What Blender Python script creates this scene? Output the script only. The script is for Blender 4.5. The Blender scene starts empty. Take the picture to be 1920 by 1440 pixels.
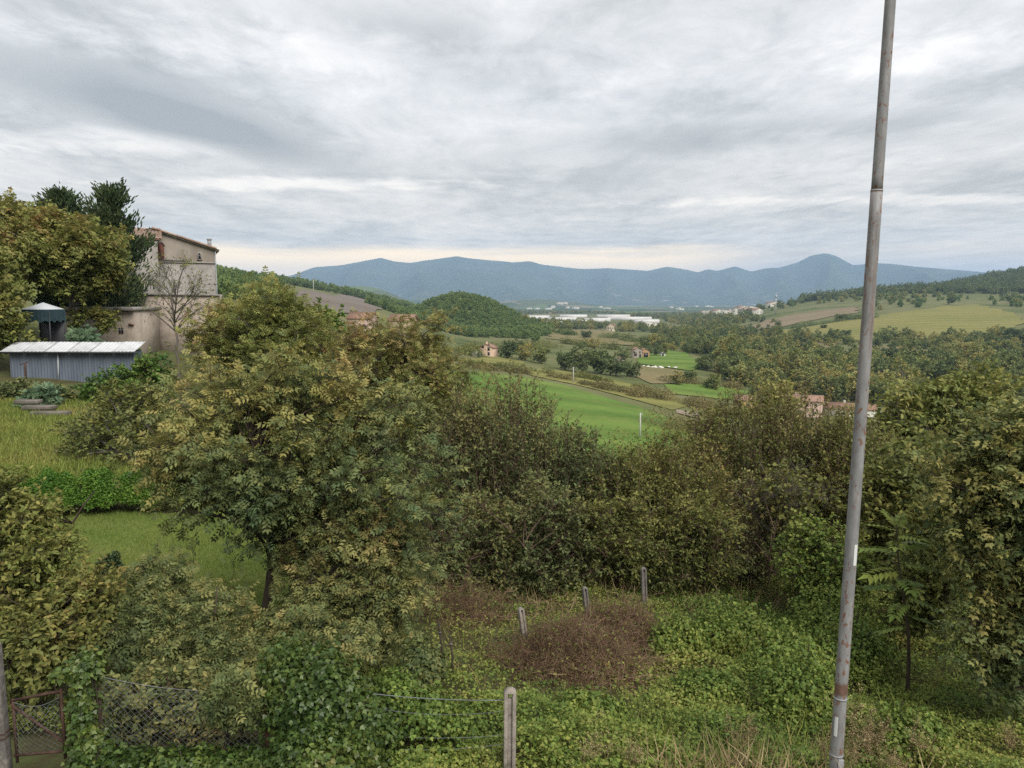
import bpy, math, random
import numpy as np
from mathutils import Vector, noise as mnoise

# ------------------------------------------------------------------ camera, sky, sun, exposure
scene = bpy.context.scene
COL = scene.collection
R = math.radians
PITCH = R(6.1)
FPX = 1450.0                                   # focal length in photograph pixels (1920 wide)

cam_data = bpy.data.cameras.new("camera")
cam_data.sensor_width = 36.0
cam_data.lens = 36.0 * FPX / 1920.0
cam_data.clip_start = 0.1
cam_data.clip_end = 90000.0
cam = bpy.data.objects.new("camera", cam_data)
cam.location = (0, 0, 0)
cam.rotation_euler = (R(90) - PITCH, 0, 0)
COL.objects.link(cam)
scene.camera = cam

SUN_EL, SUN_AZ = 46.0, 150.0                   # veiled sun, high, behind the viewer's right shoulder
CLOUD_GAIN = 0.49

world = bpy.data.worlds.new("World")
scene.world = world
world.use_nodes = True


class NT:
    """short hand for building node trees"""
    def __init__(self, nt):
        self.nt = nt

    def n(self, kind, **kw):
        nd = self.nt.nodes.new(kind)
        for k, v in kw.items():
            if k == 'ins':
                for i, val in v.items():
                    if hasattr(val, 'is_output'):
                        self.nt.links.new(val, nd.inputs[i])
                    else:
                        nd.inputs[i].default_value = val
            else:
                setattr(nd, k, v)
        return nd

    def math(self, op, a, b=0.0, c=None, clamp=False):
        ins = {0: a, 1: b}
        if c is not None:
            ins[2] = c
        return self.n('ShaderNodeMath', operation=op, use_clamp=clamp, ins=ins).outputs[0]

    def mix(self, f, a, b, blend='MIX'):
        return self.n('ShaderNodeMix', data_type='RGBA', blend_type=blend, ins={0: f, 6: a, 7: b}).outputs[2]

    def ramp(self, f, stops, interp='LINEAR'):
        nd = self.n('ShaderNodeValToRGB', ins={0: f})
        cr = nd.color_ramp
        cr.interpolation = interp
        while len(cr.elements) > 1:
            cr.elements.remove(cr.elements[-1])
        cr.elements[0].position = stops[0][0]
        cr.elements[0].color = col4(stops[0][1])
        for p, c in stops[1:]:
            e = cr.elements.new(p)
            e.color = col4(c)
        return nd.outputs[0]

    def smooth(self, v, a, b):
        return self.n('ShaderNodeMapRange', interpolation_type='SMOOTHSTEP', ins={0: v, 1: a, 2: b, 3: 0.0, 4: 1.0}).outputs[0]

    def noise(self, vec, scale, detail=4.0, rough=0.55, dist=0.0, dim='3D'):
        nd = self.n('ShaderNodeTexNoise', noise_dimensions=dim, ins={'Scale': scale, 'Detail': detail, 'Roughness': rough, 'Distortion': dist})
        if vec is not None:
            self.nt.links.new(vec, nd.inputs['Vector'])
        return nd.outputs[0]

    def mapping(self, vec, loc=(0, 0, 0), rot=(0, 0, 0), sc=(1, 1, 1)):
        return self.n('ShaderNodeMapping', ins={0: vec, 1: loc, 2: rot, 3: sc}).outputs[0]


def col4(c):
    if isinstance(c, (int, float)):
        return (c, c, c, 1.0)
    return tuple(c) + (1.0,) if len(c) == 3 else tuple(c)


def srgb(r, g, b):
    f = lambda v: (v / 255 / 12.92) if v <= 10.3 else ((v / 255 + 0.055) / 1.055) ** 2.4
    return (f(r), f(g), f(b))


def build_world():
    t = NT(world.node_tree)
    t.nt.nodes.clear()
    out = t.n('ShaderNodeOutputWorld')
    sky = t.n('ShaderNodeTexSky', sky_type='NISHITA')
    sky.sun_disc = False
    sky.sun_elevation = R(SUN_EL)
    sky.sun_rotation = R(SUN_AZ)
    sky.air_density = 1.4
    sky.dust_density = 2.0
    clear = t.mix(1.0, sky.outputs[0], (0.10, 0.10, 0.10, 1), 'MULTIPLY')
    d = t.n('ShaderNodeTexCoord').outputs['Generated']
    s = t.n('ShaderNodeSeparateXYZ', ins={0: d})
    x, y, z = s.outputs
    zc = t.math('ADD', t.math('MAXIMUM', z, 0.0), 0.052)          # bent cloud deck
    u = t.math('DIVIDE', x, zc)
    v = t.math('DIVIDE', y, zc)
    p = t.n('ShaderNodeCombineXYZ', ins={0: u, 1: v, 2: 0.0}).outputs[0]
    # long rolls of stratocumulus running away from the viewer
    warp = t.n('ShaderNodeTexNoise', ins={'Vector': p, 'Scale': 0.55, 'Detail': 3.0}).outputs[1]
    wv = t.n('ShaderNodeVectorMath', operation='MULTIPLY_ADD', ins={0: warp, 1: (0.6, 0.6, 0.0), 2: p}).outputs[0]
    big = t.noise(t.mapping(wv, (3.1, 0.7, 0), (0, 0, R(12)), (0.62, 0.30, 1)), 1.0, 6.0, 0.55)
    rolls = t.noise(t.mapping(wv, (8.3, 2.2, 2), (0, 0, R(8)), (1.7, 0.75, 1)), 1.0, 8.0, 0.60, 0.2)
    fine = t.noise(t.mapping(wv, (1.3, 5.1, 4), (0, 0, R(-6)), (4.6, 3.2, 1)), 1.0, 8.0, 0.66, 0.3)
    dens = t.math('ADD', t.math('MULTIPLY', big, 0.42), t.math('MULTIPLY', rolls, 0.38))
    dens = t.math('ADD', dens, t.math('MULTIPLY', fine, 0.30))

    def patch(uv, ang, ru, rv, amt, dens):
        # one thicker bank or thinner spot of the deck, with a torn rim
        q = t.mapping(p, (-uv[0], -uv[1], 0))
        q = t.mapping(q, (0, 0, 0), (0, 0, -ang), (1, 1, 1))
        q = t.mapping(q, (0, 0, 0), (0, 0, 0), (1 / ru, 1 / rv, 1))
        ln = t.n('ShaderNodeVectorMath', operation='LENGTH', ins={0: q}).outputs['Value']
        ln = t.math('ADD', ln, t.math('MULTIPLY', t.math('SUBTRACT', fine, 0.5), 1.5))
        ln = t.math('ADD', ln, t.math('MULTIPLY', t.math('SUBTRACT', rolls, 0.5), 1.2))
        f = t.smooth(ln, 1.35, 0.25)
        return t.math('ADD', dens, t.math('MULTIPLY', f, amt))
    for a in SKY_PATCHES:
        dens = patch(*a, dens)
    shade = t.ramp(dens, [(0.37, srgb(244, 246, 250)), (0.46, srgb(225, 228, 234)), (0.54, srgb(207, 212, 219)),
                          (0.63, srgb(183, 188, 194)), (0.77, srgb(155, 161, 168))])
    # low strip of thinner, creamy cloud right above the ridges; grey-blue layers over it
    hz = t.noise(t.mapping(d, (0, 0, 0), (0, 0, 0), (2.6, 2.6, 30)), 1.0, 5.0, 0.6, 0.3)
    el = t.math('ADD', z, t.math('MULTIPLY', t.math('SUBTRACT', hz, 0.5), 0.045))
    low = t.math('SUBTRACT', 1.0, t.smooth(el, 0.054, 0.074))
    gate = t.smooth(t.math('DIVIDE', x, t.math('MAXIMUM', y, 0.05)), 0.36, 0.16)
    low = t.math('MULTIPLY', low, t.math('ADD', t.math('MULTIPLY', gate, 0.75), 0.15))
    mid = t.math('MULTIPLY', t.math('SUBTRACT', 1.0, t.smooth(z, 0.06, 0.26)), 1.0)
    shade = t.mix(mid, shade, t.mix(1.0, shade, (1.10, 1.02, 0.90, 1), 'MULTIPLY'))
    shade = t.mix(low, shade, (1.85, 1.42, 0.82, 1))
    below = t.smooth(z, -0.001, -0.03)
    shade = t.mix(below, shade, col4(srgb(150, 158, 168)))
    shade = t.mix(1.0, shade, (1.05, 1.0, 0.925, 1), 'MULTIPLY')
    tot = t.mix(0.95, clear, shade)
    bg = t.n('ShaderNodeBackground', ins={0: tot, 1: CLOUD_GAIN})
    t.nt.links.new(bg.outputs[0], out.inputs[0])


# thicker grey banks (+) and thin bright spots (-) of the deck: (centre u,v), angle, radii, amount
def deck(px, py):
    xc, yc = (px - 960) / FPX, (720 - py) / FPX
    dx, dy, dz = xc, math.cos(PITCH) + yc * math.sin(PITCH), -math.sin(PITCH) + yc * math.cos(PITCH)
    l = math.sqrt(dx * dx + dy * dy + dz * dz)
    zc = max(dz / l, 0) + 0.052
    return (dx / l / zc, dy / l / zc)


SKY_PATCHES = [
    (deck(330, 220), R(75), 0.75, 0.32, 0.15), (deck(440, 255), R(70), 0.7, 0.28, 0.12),
    (deck(110, 165), R(70), 0.7, 0.4, 0.03), (deck(760, 90), R(60), 0.45, 0.25, 0.08), (deck(900, 110), R(60), 0.4, 0.2, 0.07),
    (deck(930, 330), R(5), 1.6, 0.5, 0.05), (deck(1500, 250), R(-15), 1.3, 0.30, 0.08),
    (deck(1860, 95), R(-20), 0.45, 0.22, -0.08), (deck(1400, 130), R(-18), 0.8, 0.20, -0.05),
    (deck(560, 345), R(5), 1.2, 0.22, -0.15), (deck(120, 270), R(8), 1.0, 0.25, -0.10),
    (deck(600, 100), R(10), 0.8, 0.25, -0.09), (deck(1700, 375), R(-10), 1.8, 0.22, -0.13),
    (deck(250, 60), R(6), 0.5, 0.2, -0.04),
]
build_world()

sun_data = bpy.data.lights.new("sun", 'SUN')
sun_data.energy = 1.5
sun_data.angle = R(40)
sun_data.color = (1.0, 0.96, 0.90)
sun = bpy.data.objects.new("sun", sun_data)
sd = Vector((math.sin(R(SUN_AZ)) * math.cos(R(SUN_EL)), math.cos(R(SUN_AZ)) * math.cos(R(SUN_EL)), math.sin(R(SUN_EL))))
sun.rotation_euler = (-sd).to_track_quat('-Z', 'Y').to_euler()
sun.location = sd * 60
COL.objects.link(sun)

vs = scene.view_settings
scene.display_settings.display_device = 'sRGB'
vs.view_transform = 'Standard'
vs.look = 'None'
vs.gamma = 1.0
vs.exposure = 1.42
vs.use_curve_mapping = False
cy = scene.cycles
cy.use_denoising = False
cy.denoiser = 'OPENIMAGEDENOISE'
cy.max_bounces = 6
cy.diffuse_bounces = 3
cy.glossy_bounces = 2
cy.transmission_bounces = 4
cy.transparent_max_bounces = 6
cy.volume_bounces = 1
cy.caustics_reflective = False
cy.caustics_refractive = False
cy.use_adaptive_sampling = False
cy.sample_clamp_indirect = 4.0


# ------------------------------------------------------------------ geometry helpers
def pdir(px, py):
    xc, yc = (px - 960) / FPX, (720 - py) / FPX
    return np.array([xc, math.cos(PITCH) + yc * math.sin(PITCH), -math.sin(PITCH) + yc * math.cos(PITCH)])


def at(px, py, Y):
    d = pdir(px, py)
    return d * (Y / d[1])


def M_(px_len, Y):
    """metres spanned by a number of photograph pixels at forward distance Y"""
    return px_len * Y / FPX


def link(o, parent=None):
    COL.objects.link(o)
    if parent is not None:
        o.parent = parent
    return o


def tag(o, label=None, cat=None, group=None, kind=None):
    if label:
        o['label'] = label
    if cat:
        o['category'] = cat
    if group:
        o['group'] = group
    if kind:
        o['kind'] = kind
    return o


def thing(name, label, cat, loc=(0, 0, 0), rz=0.0, group=None):
    o = bpy.data.objects.new(name, None)
    o.empty_display_size = 0.2
    o.location = tuple(float(v) for v in loc)
    o.rotation_euler = (0, 0, rz)
    link(o)
    return tag(o, label, cat, group)


def mesh(name, V, F, mat=None, attr=None, smooth=False):
    """V (n,3); F one (m,k) int array or a list of them; attr {name: per-face floats}"""
    if not isinstance(F, (list, tuple)):
        F = [F]
    F = [np.asarray(f, dtype=np.int32) for f in F if len(f)]
    V = np.asarray(V, dtype=np.float32)
    me = bpy.data.meshes.new(name)
    me.vertices.add(len(V))
    me.vertices.foreach_set('co', V.ravel())
    loops = np.concatenate([f.ravel() for f in F])
    sizes = np.concatenate([np.full(len(f), f.shape[1], dtype=np.int32) for f in F])
    starts = np.concatenate([[0], np.cumsum(sizes)[:-1]]).astype(np.int32)
    me.loops.add(len(loops))
    me.loops.foreach_set('vertex_index', loops)
    me.polygons.add(len(sizes))
    me.polygons.foreach_set('loop_start', starts)
    me.update(calc_edges=True)
    if smooth:
        me.polygons.foreach_set('use_smooth', np.ones(len(sizes), dtype=bool))
    for k, a in (attr or {}).items():
        at_ = me.attributes.new(k, 'FLOAT', 'FACE')
        at_.data.foreach_set('value', np.asarray(a, dtype=np.float32))
    if mat is not None:
        me.materials.append(mat)
    return me


def obj(name, me, parent=None, loc=None, rot=None):
    o = bpy.data.objects.new(name, me)
    if loc is not None:
        o.location = tuple(float(v) for v in loc)
    if rot is not None:
        o.rotation_euler = rot
    return link(o, parent)


class MB:
    """collects simple solids into one mesh"""
    def __init__(self):
        self.V, self.F, self.n = [], {}, 0

    def add(self, V, faces):
        V = np.asarray(V, dtype=float)
        for f in faces:
            self.F.setdefault(len(f), []).append([i + self.n for i in f])
        self.V.append(V)
        self.n += len(V)
        return self

    def box(self, c, s, rz=0.0, rx=0.0, ry=0.0, taper=1.0):
        sx, sy, sz = s[0] / 2, s[1] / 2, s[2] / 2
        v = np.array([[x * (taper if z > 0 else 1), y * (taper if z > 0 else 1), z] for z in (-sz, sz) for y in (-sy, sy) for x in (-sx, sx)])
        if rx:
            v = v @ np.array([[1, 0, 0], [0, math.cos(rx), math.sin(rx)], [0, -math.sin(rx), math.cos(rx)]])
        if ry:
            v = v @ np.array([[math.cos(ry), 0, -math.sin(ry)], [0, 1, 0], [math.sin(ry), 0, math.cos(ry)]])
        if rz:
            v = v @ np.array([[math.cos(rz), math.sin(rz), 0], [-math.sin(rz), math.cos(rz), 0], [0, 0, 1]])
        v = v + np.asarray(c)
        return self.add(v, [(0, 2, 3, 1), (4, 5, 7, 6), (0, 1, 5, 4), (2, 6, 7, 3), (0, 4, 6, 2), (1, 3, 7, 5)])

    def tube(self, pts, rad, sides=8, caps=True):
        pts = np.asarray(pts, dtype=float)
        n = len(pts)
        rad = np.full(n, float(rad)) if np.ndim(rad) == 0 else np.asarray(rad)
        V, F = tubes(pts[None], rad[None], sides)
        fs = [tuple(f) for f in F]
        if caps:
            fs += [tuple(range(sides))[::-1], tuple(range((n - 1) * sides, n * sides))]
        return self.add(V, fs)

    def prism(self, poly, thick, axis=1):
        """poly in x,z extruded along y"""
        n = len(poly)
        v = [(a, -thick / 2, b) for a, b in poly] + [(a, thick / 2, b) for a, b in poly]
        return self.add(v, [tuple(range(n)), tuple(range(2 * n - 1, n - 1, -1))] + [(i + n, (i + 1) % n + n, (i + 1) % n, i) for i in range(n)])

    def build(self, name, mat, parent=None, loc=None, smooth=False, bevel=0.0, rot=None):
        me = mesh(name, np.concatenate(self.V), [np.array(f) for f in self.F.values()], mat, smooth=smooth)
        o = obj(name, me, parent, loc, rot)
        if bevel:
            m = o.modifiers.new('bevel', 'BEVEL')
            m.width = bevel
            m.segments = 2
        return o


def tubes(P, Rd, sides=5):
    """P (k,n,3) paths, Rd (k,n) radii -> V, quads"""
    P = np.asarray(P, dtype=float)
    k, n, _ = P.shape
    T = np.gradient(P, axis=1)
    T /= np.linalg.norm(T, axis=2, keepdims=True) + 1e-9
    ref = np.where(np.abs(T[:, :1, 2:3]) < 0.9, np.array([[[0, 0, 1.0]]]), np.array([[[1.0, 0, 0]]]))
    A = np.cross(T, np.broadcast_to(ref, T.shape))
    A /= np.linalg.norm(A, axis=2, keepdims=True) + 1e-9
    B = np.cross(T, A)
    th = np.linspace(0, 2 * np.pi, sides, endpoint=False)
    V = P[:, :, None, :] + Rd[:, :, None, None] * (np.cos(th)[None, None, :, None] * A[:, :, None, :] + np.sin(th)[None, None, :, None] * B[:, :, None, :])
    V = V.reshape(-1, 3)
    i = np.arange(n - 1)[:, None] * sides
    j = np.arange(sides)[None]
    q = np.stack([i + j, i + (j + 1) % sides, i + sides + (j + 1) % sides, i + sides + j], -1).reshape(-1, 4)
    F = (np.arange(k)[:, None, None] * (n * sides) + q[None]).reshape(-1, 4)
    return V, F


def norm(v):
    return v / (np.linalg.norm(v, axis=-1, keepdims=True) + 1e-9)


# ------------------------------------------------------------------ terrain height
_PXC = [-1400, -300, 100, 400, 560, 700, 860, 1000, 1150, 1300, 1500, 1700, 1900, 2300, 3600]
_RR = [0, 6, 10, 15, 25, 45, 70, 100, 150, 250, 400, 600, 800, 1000, 1300, 1700, 2500, 4000, 8000, 30000]
_TAB = [
    [-3.8, -4.1, -4.8, -5.0, -4.9, -4.0, -1, 2, 6, 14, 24, 32, 38, 42, 46, 46, 30, -5, -42, -42],
    [-3.8, -4.1, -4.9, -5.1, -4.9, -4.4, -2.2, 0, 4, 12, 20, 28, 34, 38, 40, 38, 20, -20, -42, -42],
    [-3.8, -4.1, -4.9, -5.2, -4.9, -4.4, -2.9, -1, 1, 6, 12, 18, 24, 28, 30, 26, 5, -30, -42, -42],
    [-3.8, -4.1, -4.95, -5.3, -5.5, -5.5, -4.5, -4, -3.5, 1, 9, 20, 30, 33, 32, 20, -10, -38, -42, -42],
    [-3.8, -4.1, -5.0, -5.4, -6.0, -8, -9.5, -10.5, -11, -9, -1, 10, 11, 22, 25, 5, -25, -42, -42, -42],
    [-3.8, -4.1, -5.0, -5.4, -6.2, -9, -12, -14, -14.5, -12, -6, -1, -6, 3, 8, -8, -38, -42, -42, -42],
    [-3.8, -4.1, -5.0, -5.4, -6.3, -10, -15, -18, -21, -23, -24, -27, -29, -30, -32, -36, -42, -42, -42, -42],
    [-3.8, -4.1, -5.0, -5.4, -6.3, -10.5, -16, -20.5, -26, -27.5, -28, -31, -35, -38, -40, -42, -42, -42, -42, -42],
    [-3.8, -4.1, -5.0, -5.4, -6.3, -10.5, -16.5, -21.5, -28, -31, -32, -34, -37, -39, -41, -42, -42, -42, -42, -42],
    [-3.8, -4.1, -5.0, -5.4, -6.3, -10.5, -17, -22.5, -30, -35, -34, -36, -39, -41, -42, -42, -42, -42, -42, -42],
    [-3.8, -4.1, -5.0, -5.4, -6.3, -10.5, -17, -23, -31, -38, -40, -41, -34, -20, -8, 4, -20, -42, -42, -42],
    [-3.8, -4.1, -5.0, -5.4, -6.2, -10, -16, -22, -30, -38, -41, -40, -26, -9, 6, 22, 12, -40, -42, -42],
    [-3.8, -4.1, -5.0, -5.3, -6.0, -9.5, -14, -19, -27, -36, -41, -41, -32, -14, 0, 20, 90, 20, -42, -42],
    [-3.8, -4.1, -4.9, -5.2, -5.6, -8, -11, -15, -21, -30, -36, -38, -30, -12, 8, 40, 140, 60, -42, -42],
    [-3.8, -4.1, -4.8, -5.0, -5.2, -6, -8, -10, -14, -20, -26, -28, -20, -5, 15, 45, 140, 60, -42, -42],
]
_AN = np.arctan((np.array(_PXC) - 960) / FPX)
_LR = np.log(np.array(_RR, dtype=float) + 8.0)
_ga = np.linspace(_AN[0], _AN[-1], 241)
_gr = np.linspace(_LR[0], _LR[-1], 260)
_tab = np.array(_TAB, dtype=float)
_t1 = np.array([np.interp(_gr, _LR, row) for row in _tab])
_t2 = np.array([np.interp(_ga, _AN, _t1[:, j]) for j in range(len(_gr))]).T


def _blur(a, s, axis):
    k = np.arange(-int(3 * s), int(3 * s) + 1)
    w = np.exp(-0.5 * (k / s) ** 2)
    w /= w.sum()
    pad = [(0, 0), (0, 0)]
    pad[axis] = (len(k) // 2, len(k) // 2)
    b = np.pad(a, pad, mode='edge')
    return np.apply_along_axis(lambda m: np.convolve(m, w, mode='valid'), axis, b)


_t2 = _blur(_blur(_t2, 3.0, 0), 2.6, 1)
KNOLL_A, KNOLL_R = math.atan((868 - 960) / FPX), 760.0
KNOLL = (KNOLL_R * math.sin(KNOLL_A), KNOLL_R * math.cos(KNOLL_A))


def h(x, y):
    x = np.asarray(x, dtype=float)
    y = np.asarray(y, dtype=float)
    r = np.hypot(x, y)
    a = np.arctan2(x, np.maximum(y, 0.25 * np.abs(x) + 1e-6))
    fa = np.clip((a - _ga[0]) / (_ga[1] - _ga[0]), 0, len(_ga) - 1.001)
    fr = np.clip((np.log(r + 8.0) - _gr[0]) / (_gr[1] - _gr[0]), 0, len(_gr) - 1.001)
    i, j = fa.astype(int), fr.astype(int)
    u, v = fa - i, fr - j
    z = (_t2[i, j] * (1 - u) * (1 - v) + _t2[i + 1, j] * u * (1 - v) + _t2[i, j + 1] * (1 - u) * v + _t2[i + 1, j + 1] * u * v)
    dx, dy = x - KNOLL[0], y - KNOLL[1]
    sx = np.where(dx < 0, 60.0, 58.0)
    kz = -31 + 34.0 * np.exp(-(np.abs(dx) / sx) ** 2.2 - (np.abs(dy) / 95.0) ** 2.2)
    near = np.exp(-((dx / 190.0) ** 2 + (dy / 260.0) ** 2) ** 2)
    z = np.where(near > 0.01, z + near * (0.5 * (z + kz + np.sqrt((z - kz) ** 2 + 9.0)) - z), z)
    # low hazy foothills in the distance
    for (px, rr, hh, wa, wr) in ((690, 4300, 112, 0.055, 700), (560, 5000, 150, 0.06, 900), (1010, 5200, 55, 0.07, 500), (800, 6200, 60, 0.08, 900)):
        aa = math.atan((px - 960) / FPX)
        z = z + hh * np.exp(-((a - aa) / wa) ** 2 - ((r - rr) / wr) ** 2)
    amp = np.clip(r - 25, 0, 120) / 120
    z = z + amp * (0.8 * np.sin(x / 31 + 1.3) * np.sin(y / 43 + 0.4) + 0.4 * np.sin(x / 13 + y / 17))
    z = z + 0.06 * np.sin(x * 1.7 + 0.6 * y) * np.sin(y * 1.3 - 0.4 * x)
    return z


def hz(x, y):
    return float(h(np.array([x]), np.array([y]))[0])


def ground_at(px, py, rmax=9000.0):
    """where the line of sight through a photograph pixel meets the terrain"""
    d = pdir(px, py)
    d = d / np.hypot(d[0], d[1])
    rr = np.exp(np.linspace(math.log(2.0), math.log(rmax), 2600))
    X, Y, Z = d[0] * rr, d[1] * rr, d[2] * rr
    below = np.nonzero(Z < h(X, Y))[0]
    k = below[0] if len(below) else len(rr) - 1
    return np.array([X[k], Y[k], hz(X[k], Y[k])])

# ------------------------------------------------------------------ materials
def new_mat(name):
    m = bpy.data.materials.new(name)
    m.use_nodes = True
    m.node_tree.nodes.clear()
    return m, NT(m.node_tree)


def finish(m, t, base, rough=0.8, spec=0.25, bump=None, bump_d=0.02, metal=0.0, transl=0.0):
    out = t.n('ShaderNodeOutputMaterial')
    b = t.n('ShaderNodeBsdfPrincipled')
    for k, v in (('Base Color', base), ('Roughness', rough), ('Specular IOR Level', spec), ('Metallic', metal)):
        if hasattr(v, 'is_output'):
            t.nt.links.new(v, b.inputs[k])
        else:
            b.inputs[k].default_value = col4(v) if k == 'Base Color' else v
    if bump is not None:
        bn = t.n('ShaderNodeBump', ins={'Height': bump, 'Distance': bump_d, 'Strength': 1.0})
        t.nt.links.new(bn.outputs[0], b.inputs['Normal'])
    sh = b.outputs[0]
    if transl:
        tr = t.n('ShaderNodeBsdfTranslucent')
        t.nt.links.new(base, tr.inputs[0]) if hasattr(base, 'is_output') else None
        sh = t.n('ShaderNodeMixShader', ins={0: transl, 1: sh, 2: tr.outputs[0]}).outputs[0]
    t.nt.links.new(sh, out.inputs[0])
    return m


def leaf_mat(name, stops, patch_scale=0.5, patch=0.35, transl=0.22, rough=0.55, spec=0.2, objrand=0.25):
    """leaf colours picked per leaf (attribute lv), drifting in patches over the plant and from plant to plant"""
    m, t = new_mat(name)
    lv = t.n('ShaderNodeAttribute', attribute_name='lv').outputs['Fac']
    oi = t.n('ShaderNodeObjectInfo').outputs['Random']
    co = t.n('ShaderNodeTexCoord').outputs['Object']
    nz = t.noise(co, patch_scale, 2.0, 0.6)
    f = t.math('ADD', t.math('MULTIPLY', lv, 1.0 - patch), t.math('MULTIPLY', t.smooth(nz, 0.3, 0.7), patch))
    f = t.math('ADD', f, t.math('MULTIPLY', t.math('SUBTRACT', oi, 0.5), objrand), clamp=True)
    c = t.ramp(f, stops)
    # slight value jitter of single leaves
    j = t.math('FRACT', t.math('MULTIPLY', lv, 37.7))
    c = t.mix(1.0, c, t.ramp(j, [(0, (1.04, 0.97, 0.83)), (1, (1.78, 1.69, 1.46))]), 'MULTIPLY')
    return finish(m, t, c, rough, spec, transl=transl)


def noise_mat(name, stops, scale=1.0, detail=6.0, rough=0.85, spec=0.2, bump=0.0, bscale=8.0, sc=(1, 1, 1), objrand=0.0, dist=0.0, metal=0.0):
    m, t = new_mat(name)
    co = t.mapping(t.n('ShaderNodeTexCoord').outputs['Object'], sc=sc)
    f = t.noise(co, scale, detail, 0.62, dist)
    if objrand:
        oi = t.n('ShaderNodeObjectInfo').outputs['Random']
        f = t.math('ADD', f, t.math('MULTIPLY', t.math('SUBTRACT', oi, 0.5), objrand))
    c = t.ramp(f, stops)
    b = t.noise(co, bscale, 5.0, 0.6) if bump else None
    return finish(m, t, c, rough, spec, b, bump, metal)


def plain(name, c, rough=0.7, spec=0.3, metal=0.0):
    m, t = new_mat(name)
    return finish(m, t, c, rough, spec, metal=metal)


MAT = {}
MAT['bark'] = noise_mat('bark', [(0.3, (0.030, 0.022, 0.016)), (0.7, (0.085, 0.066, 0.050))], 9, sc=(1, 1, 0.25), bump=0.01, bscale=30)
MAT['bark_grey'] = noise_mat('bark_grey', [(0.3, (0.075, 0.064, 0.055)), (0.7, (0.17, 0.15, 0.13))], 9, sc=(1, 1, 0.25))
MAT['twig_brown'] = noise_mat('twig_brown', [(0.3, (0.080, 0.050, 0.036)), (0.7, (0.20, 0.135, 0.10))], 3)

# leaves (real albedos, dull autumn greens)
MAT['ash_leaf'] = leaf_mat('ash_leaf', [(0.0, (0.056, 0.090, 0.044)), (0.36, (0.108, 0.138, 0.058)), (0.62, (0.172, 0.178, 0.064)), (0.88, (0.235, 0.205, 0.078)), (0.96, (0.21, 0.14, 0.068)), (1.0, (0.17, 0.075, 0.04))], 0.55, 0.45, transl=0.28)
MAT['yellowing_leaf'] = leaf_mat('yellowing_leaf', [(0.0, (0.070, 0.098, 0.030)), (0.35, (0.122, 0.150, 0.046)), (0.7, (0.185, 0.196, 0.064)), (0.93, (0.235, 0.205, 0.078)), (1.0, (0.20, 0.13, 0.06))], 0.25, 0.4, transl=0.32)
MAT['russet_leaf'] = leaf_mat('russet_leaf', [(0.0, (0.090, 0.118, 0.040)), (0.45, (0.150, 0.170, 0.058)), (0.8, (0.200, 0.185, 0.074)), (1.0, (0.23, 0.150, 0.075))], 0.35, 0.4, transl=0.28)
MAT['olive_leaf'] = leaf_mat('olive_leaf', [(0.0, (0.058, 0.080, 0.028)), (0.45, (0.112, 0.132, 0.042)), (0.8, (0.175, 0.172, 0.056)), (1.0, (0.20, 0.15, 0.06))], 0.5, 0.4, transl=0.28)
MAT['dark_leaf'] = leaf_mat('dark_leaf', [(0.0, (0.036, 0.058, 0.026)), (0.40, (0.086, 0.112, 0.046)), (0.75, (0.165, 0.168, 0.066)), (1.0, (0.21, 0.165, 0.075))], 0.6, 0.4)
MAT['fresh_leaf'] = leaf_mat('fresh_leaf', [(0.0, (0.035, 0.085, 0.022)), (0.5, (0.080, 0.150, 0.034)), (0.85, (0.145, 0.190, 0.050)), (1.0, (0.18, 0.16, 0.06))], 0.5, 0.4)
MAT['hedge_leaf'] = leaf_mat('hedge_leaf', [(0.0, (0.030, 0.080, 0.014)), (0.5, (0.070, 0.145, 0.022)), (1.0, (0.13, 0.19, 0.04))], 0.7, 0.4)
MAT['ivy_leaf'] = leaf_mat('ivy_leaf', [(0.0, (0.018, 0.038, 0.012)), (0.5, (0.045, 0.080, 0.020)), (0.85, (0.100, 0.135, 0.034)), (1.0, (0.17, 0.165, 0.06))], 0.9, 0.45, rough=0.4, spec=0.35)
MAT['weed_leaf'] = leaf_mat('weed_leaf', [(0.0, (0.044, 0.084, 0.022)), (0.35, (0.098, 0.152, 0.036)), (0.68, (0.168, 0.196, 0.050)), (0.9, (0.22, 0.205, 0.072)), (1.0, (0.23, 0.15, 0.07))], 0.45, 0.5)
MAT['bluish_leaf'] = leaf_mat('bluish_leaf', [(0.0, (0.055, 0.105, 0.070)), (0.6, (0.105, 0.165, 0.105)), (1.0, (0.15, 0.20, 0.12))], 0.8, 0.3)
MAT['conifer_leaf'] = leaf_mat('conifer_leaf', [(0.0, (0.026, 0.048, 0.026)), (0.6, (0.050, 0.078, 0.036)), (1.0, (0.085, 0.105, 0.046))], 0.5, 0.5, transl=0.12)
MAT['dead_twig'] = leaf_mat('dead_twig', [(0.0, (0.060, 0.035, 0.026)), (0.5, (0.13, 0.085, 0.062)), (1.0, (0.21, 0.15, 0.11))], 0.8, 0.4, transl=0.0)
MAT['straw'] = leaf_mat('straw', [(0.0, (0.13, 0.088, 0.055)), (0.5, (0.22, 0.175, 0.105)), (1.0, (0.30, 0.255, 0.165))], 0.8, 0.3, transl=0.15)
MAT['grass_blade'] = leaf_mat('grass_blade', [(0.0, (0.070, 0.115, 0.026)), (0.45, (0.130, 0.175, 0.040)), (0.85, (0.200, 0.215, 0.066)), (1.0, (0.28, 0.22, 0.11))], 0.35, 0.5)
MAT['valley_leaf'] = leaf_mat('valley_leaf', [(0.0, (0.100, 0.138, 0.058)), (0.45, (0.170, 0.205, 0.076)), (0.75, (0.240, 0.250, 0.092)), (1.0, (0.31, 0.265, 0.105))], 0.12, 0.3, objrand=0.8, transl=0.4)
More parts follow.
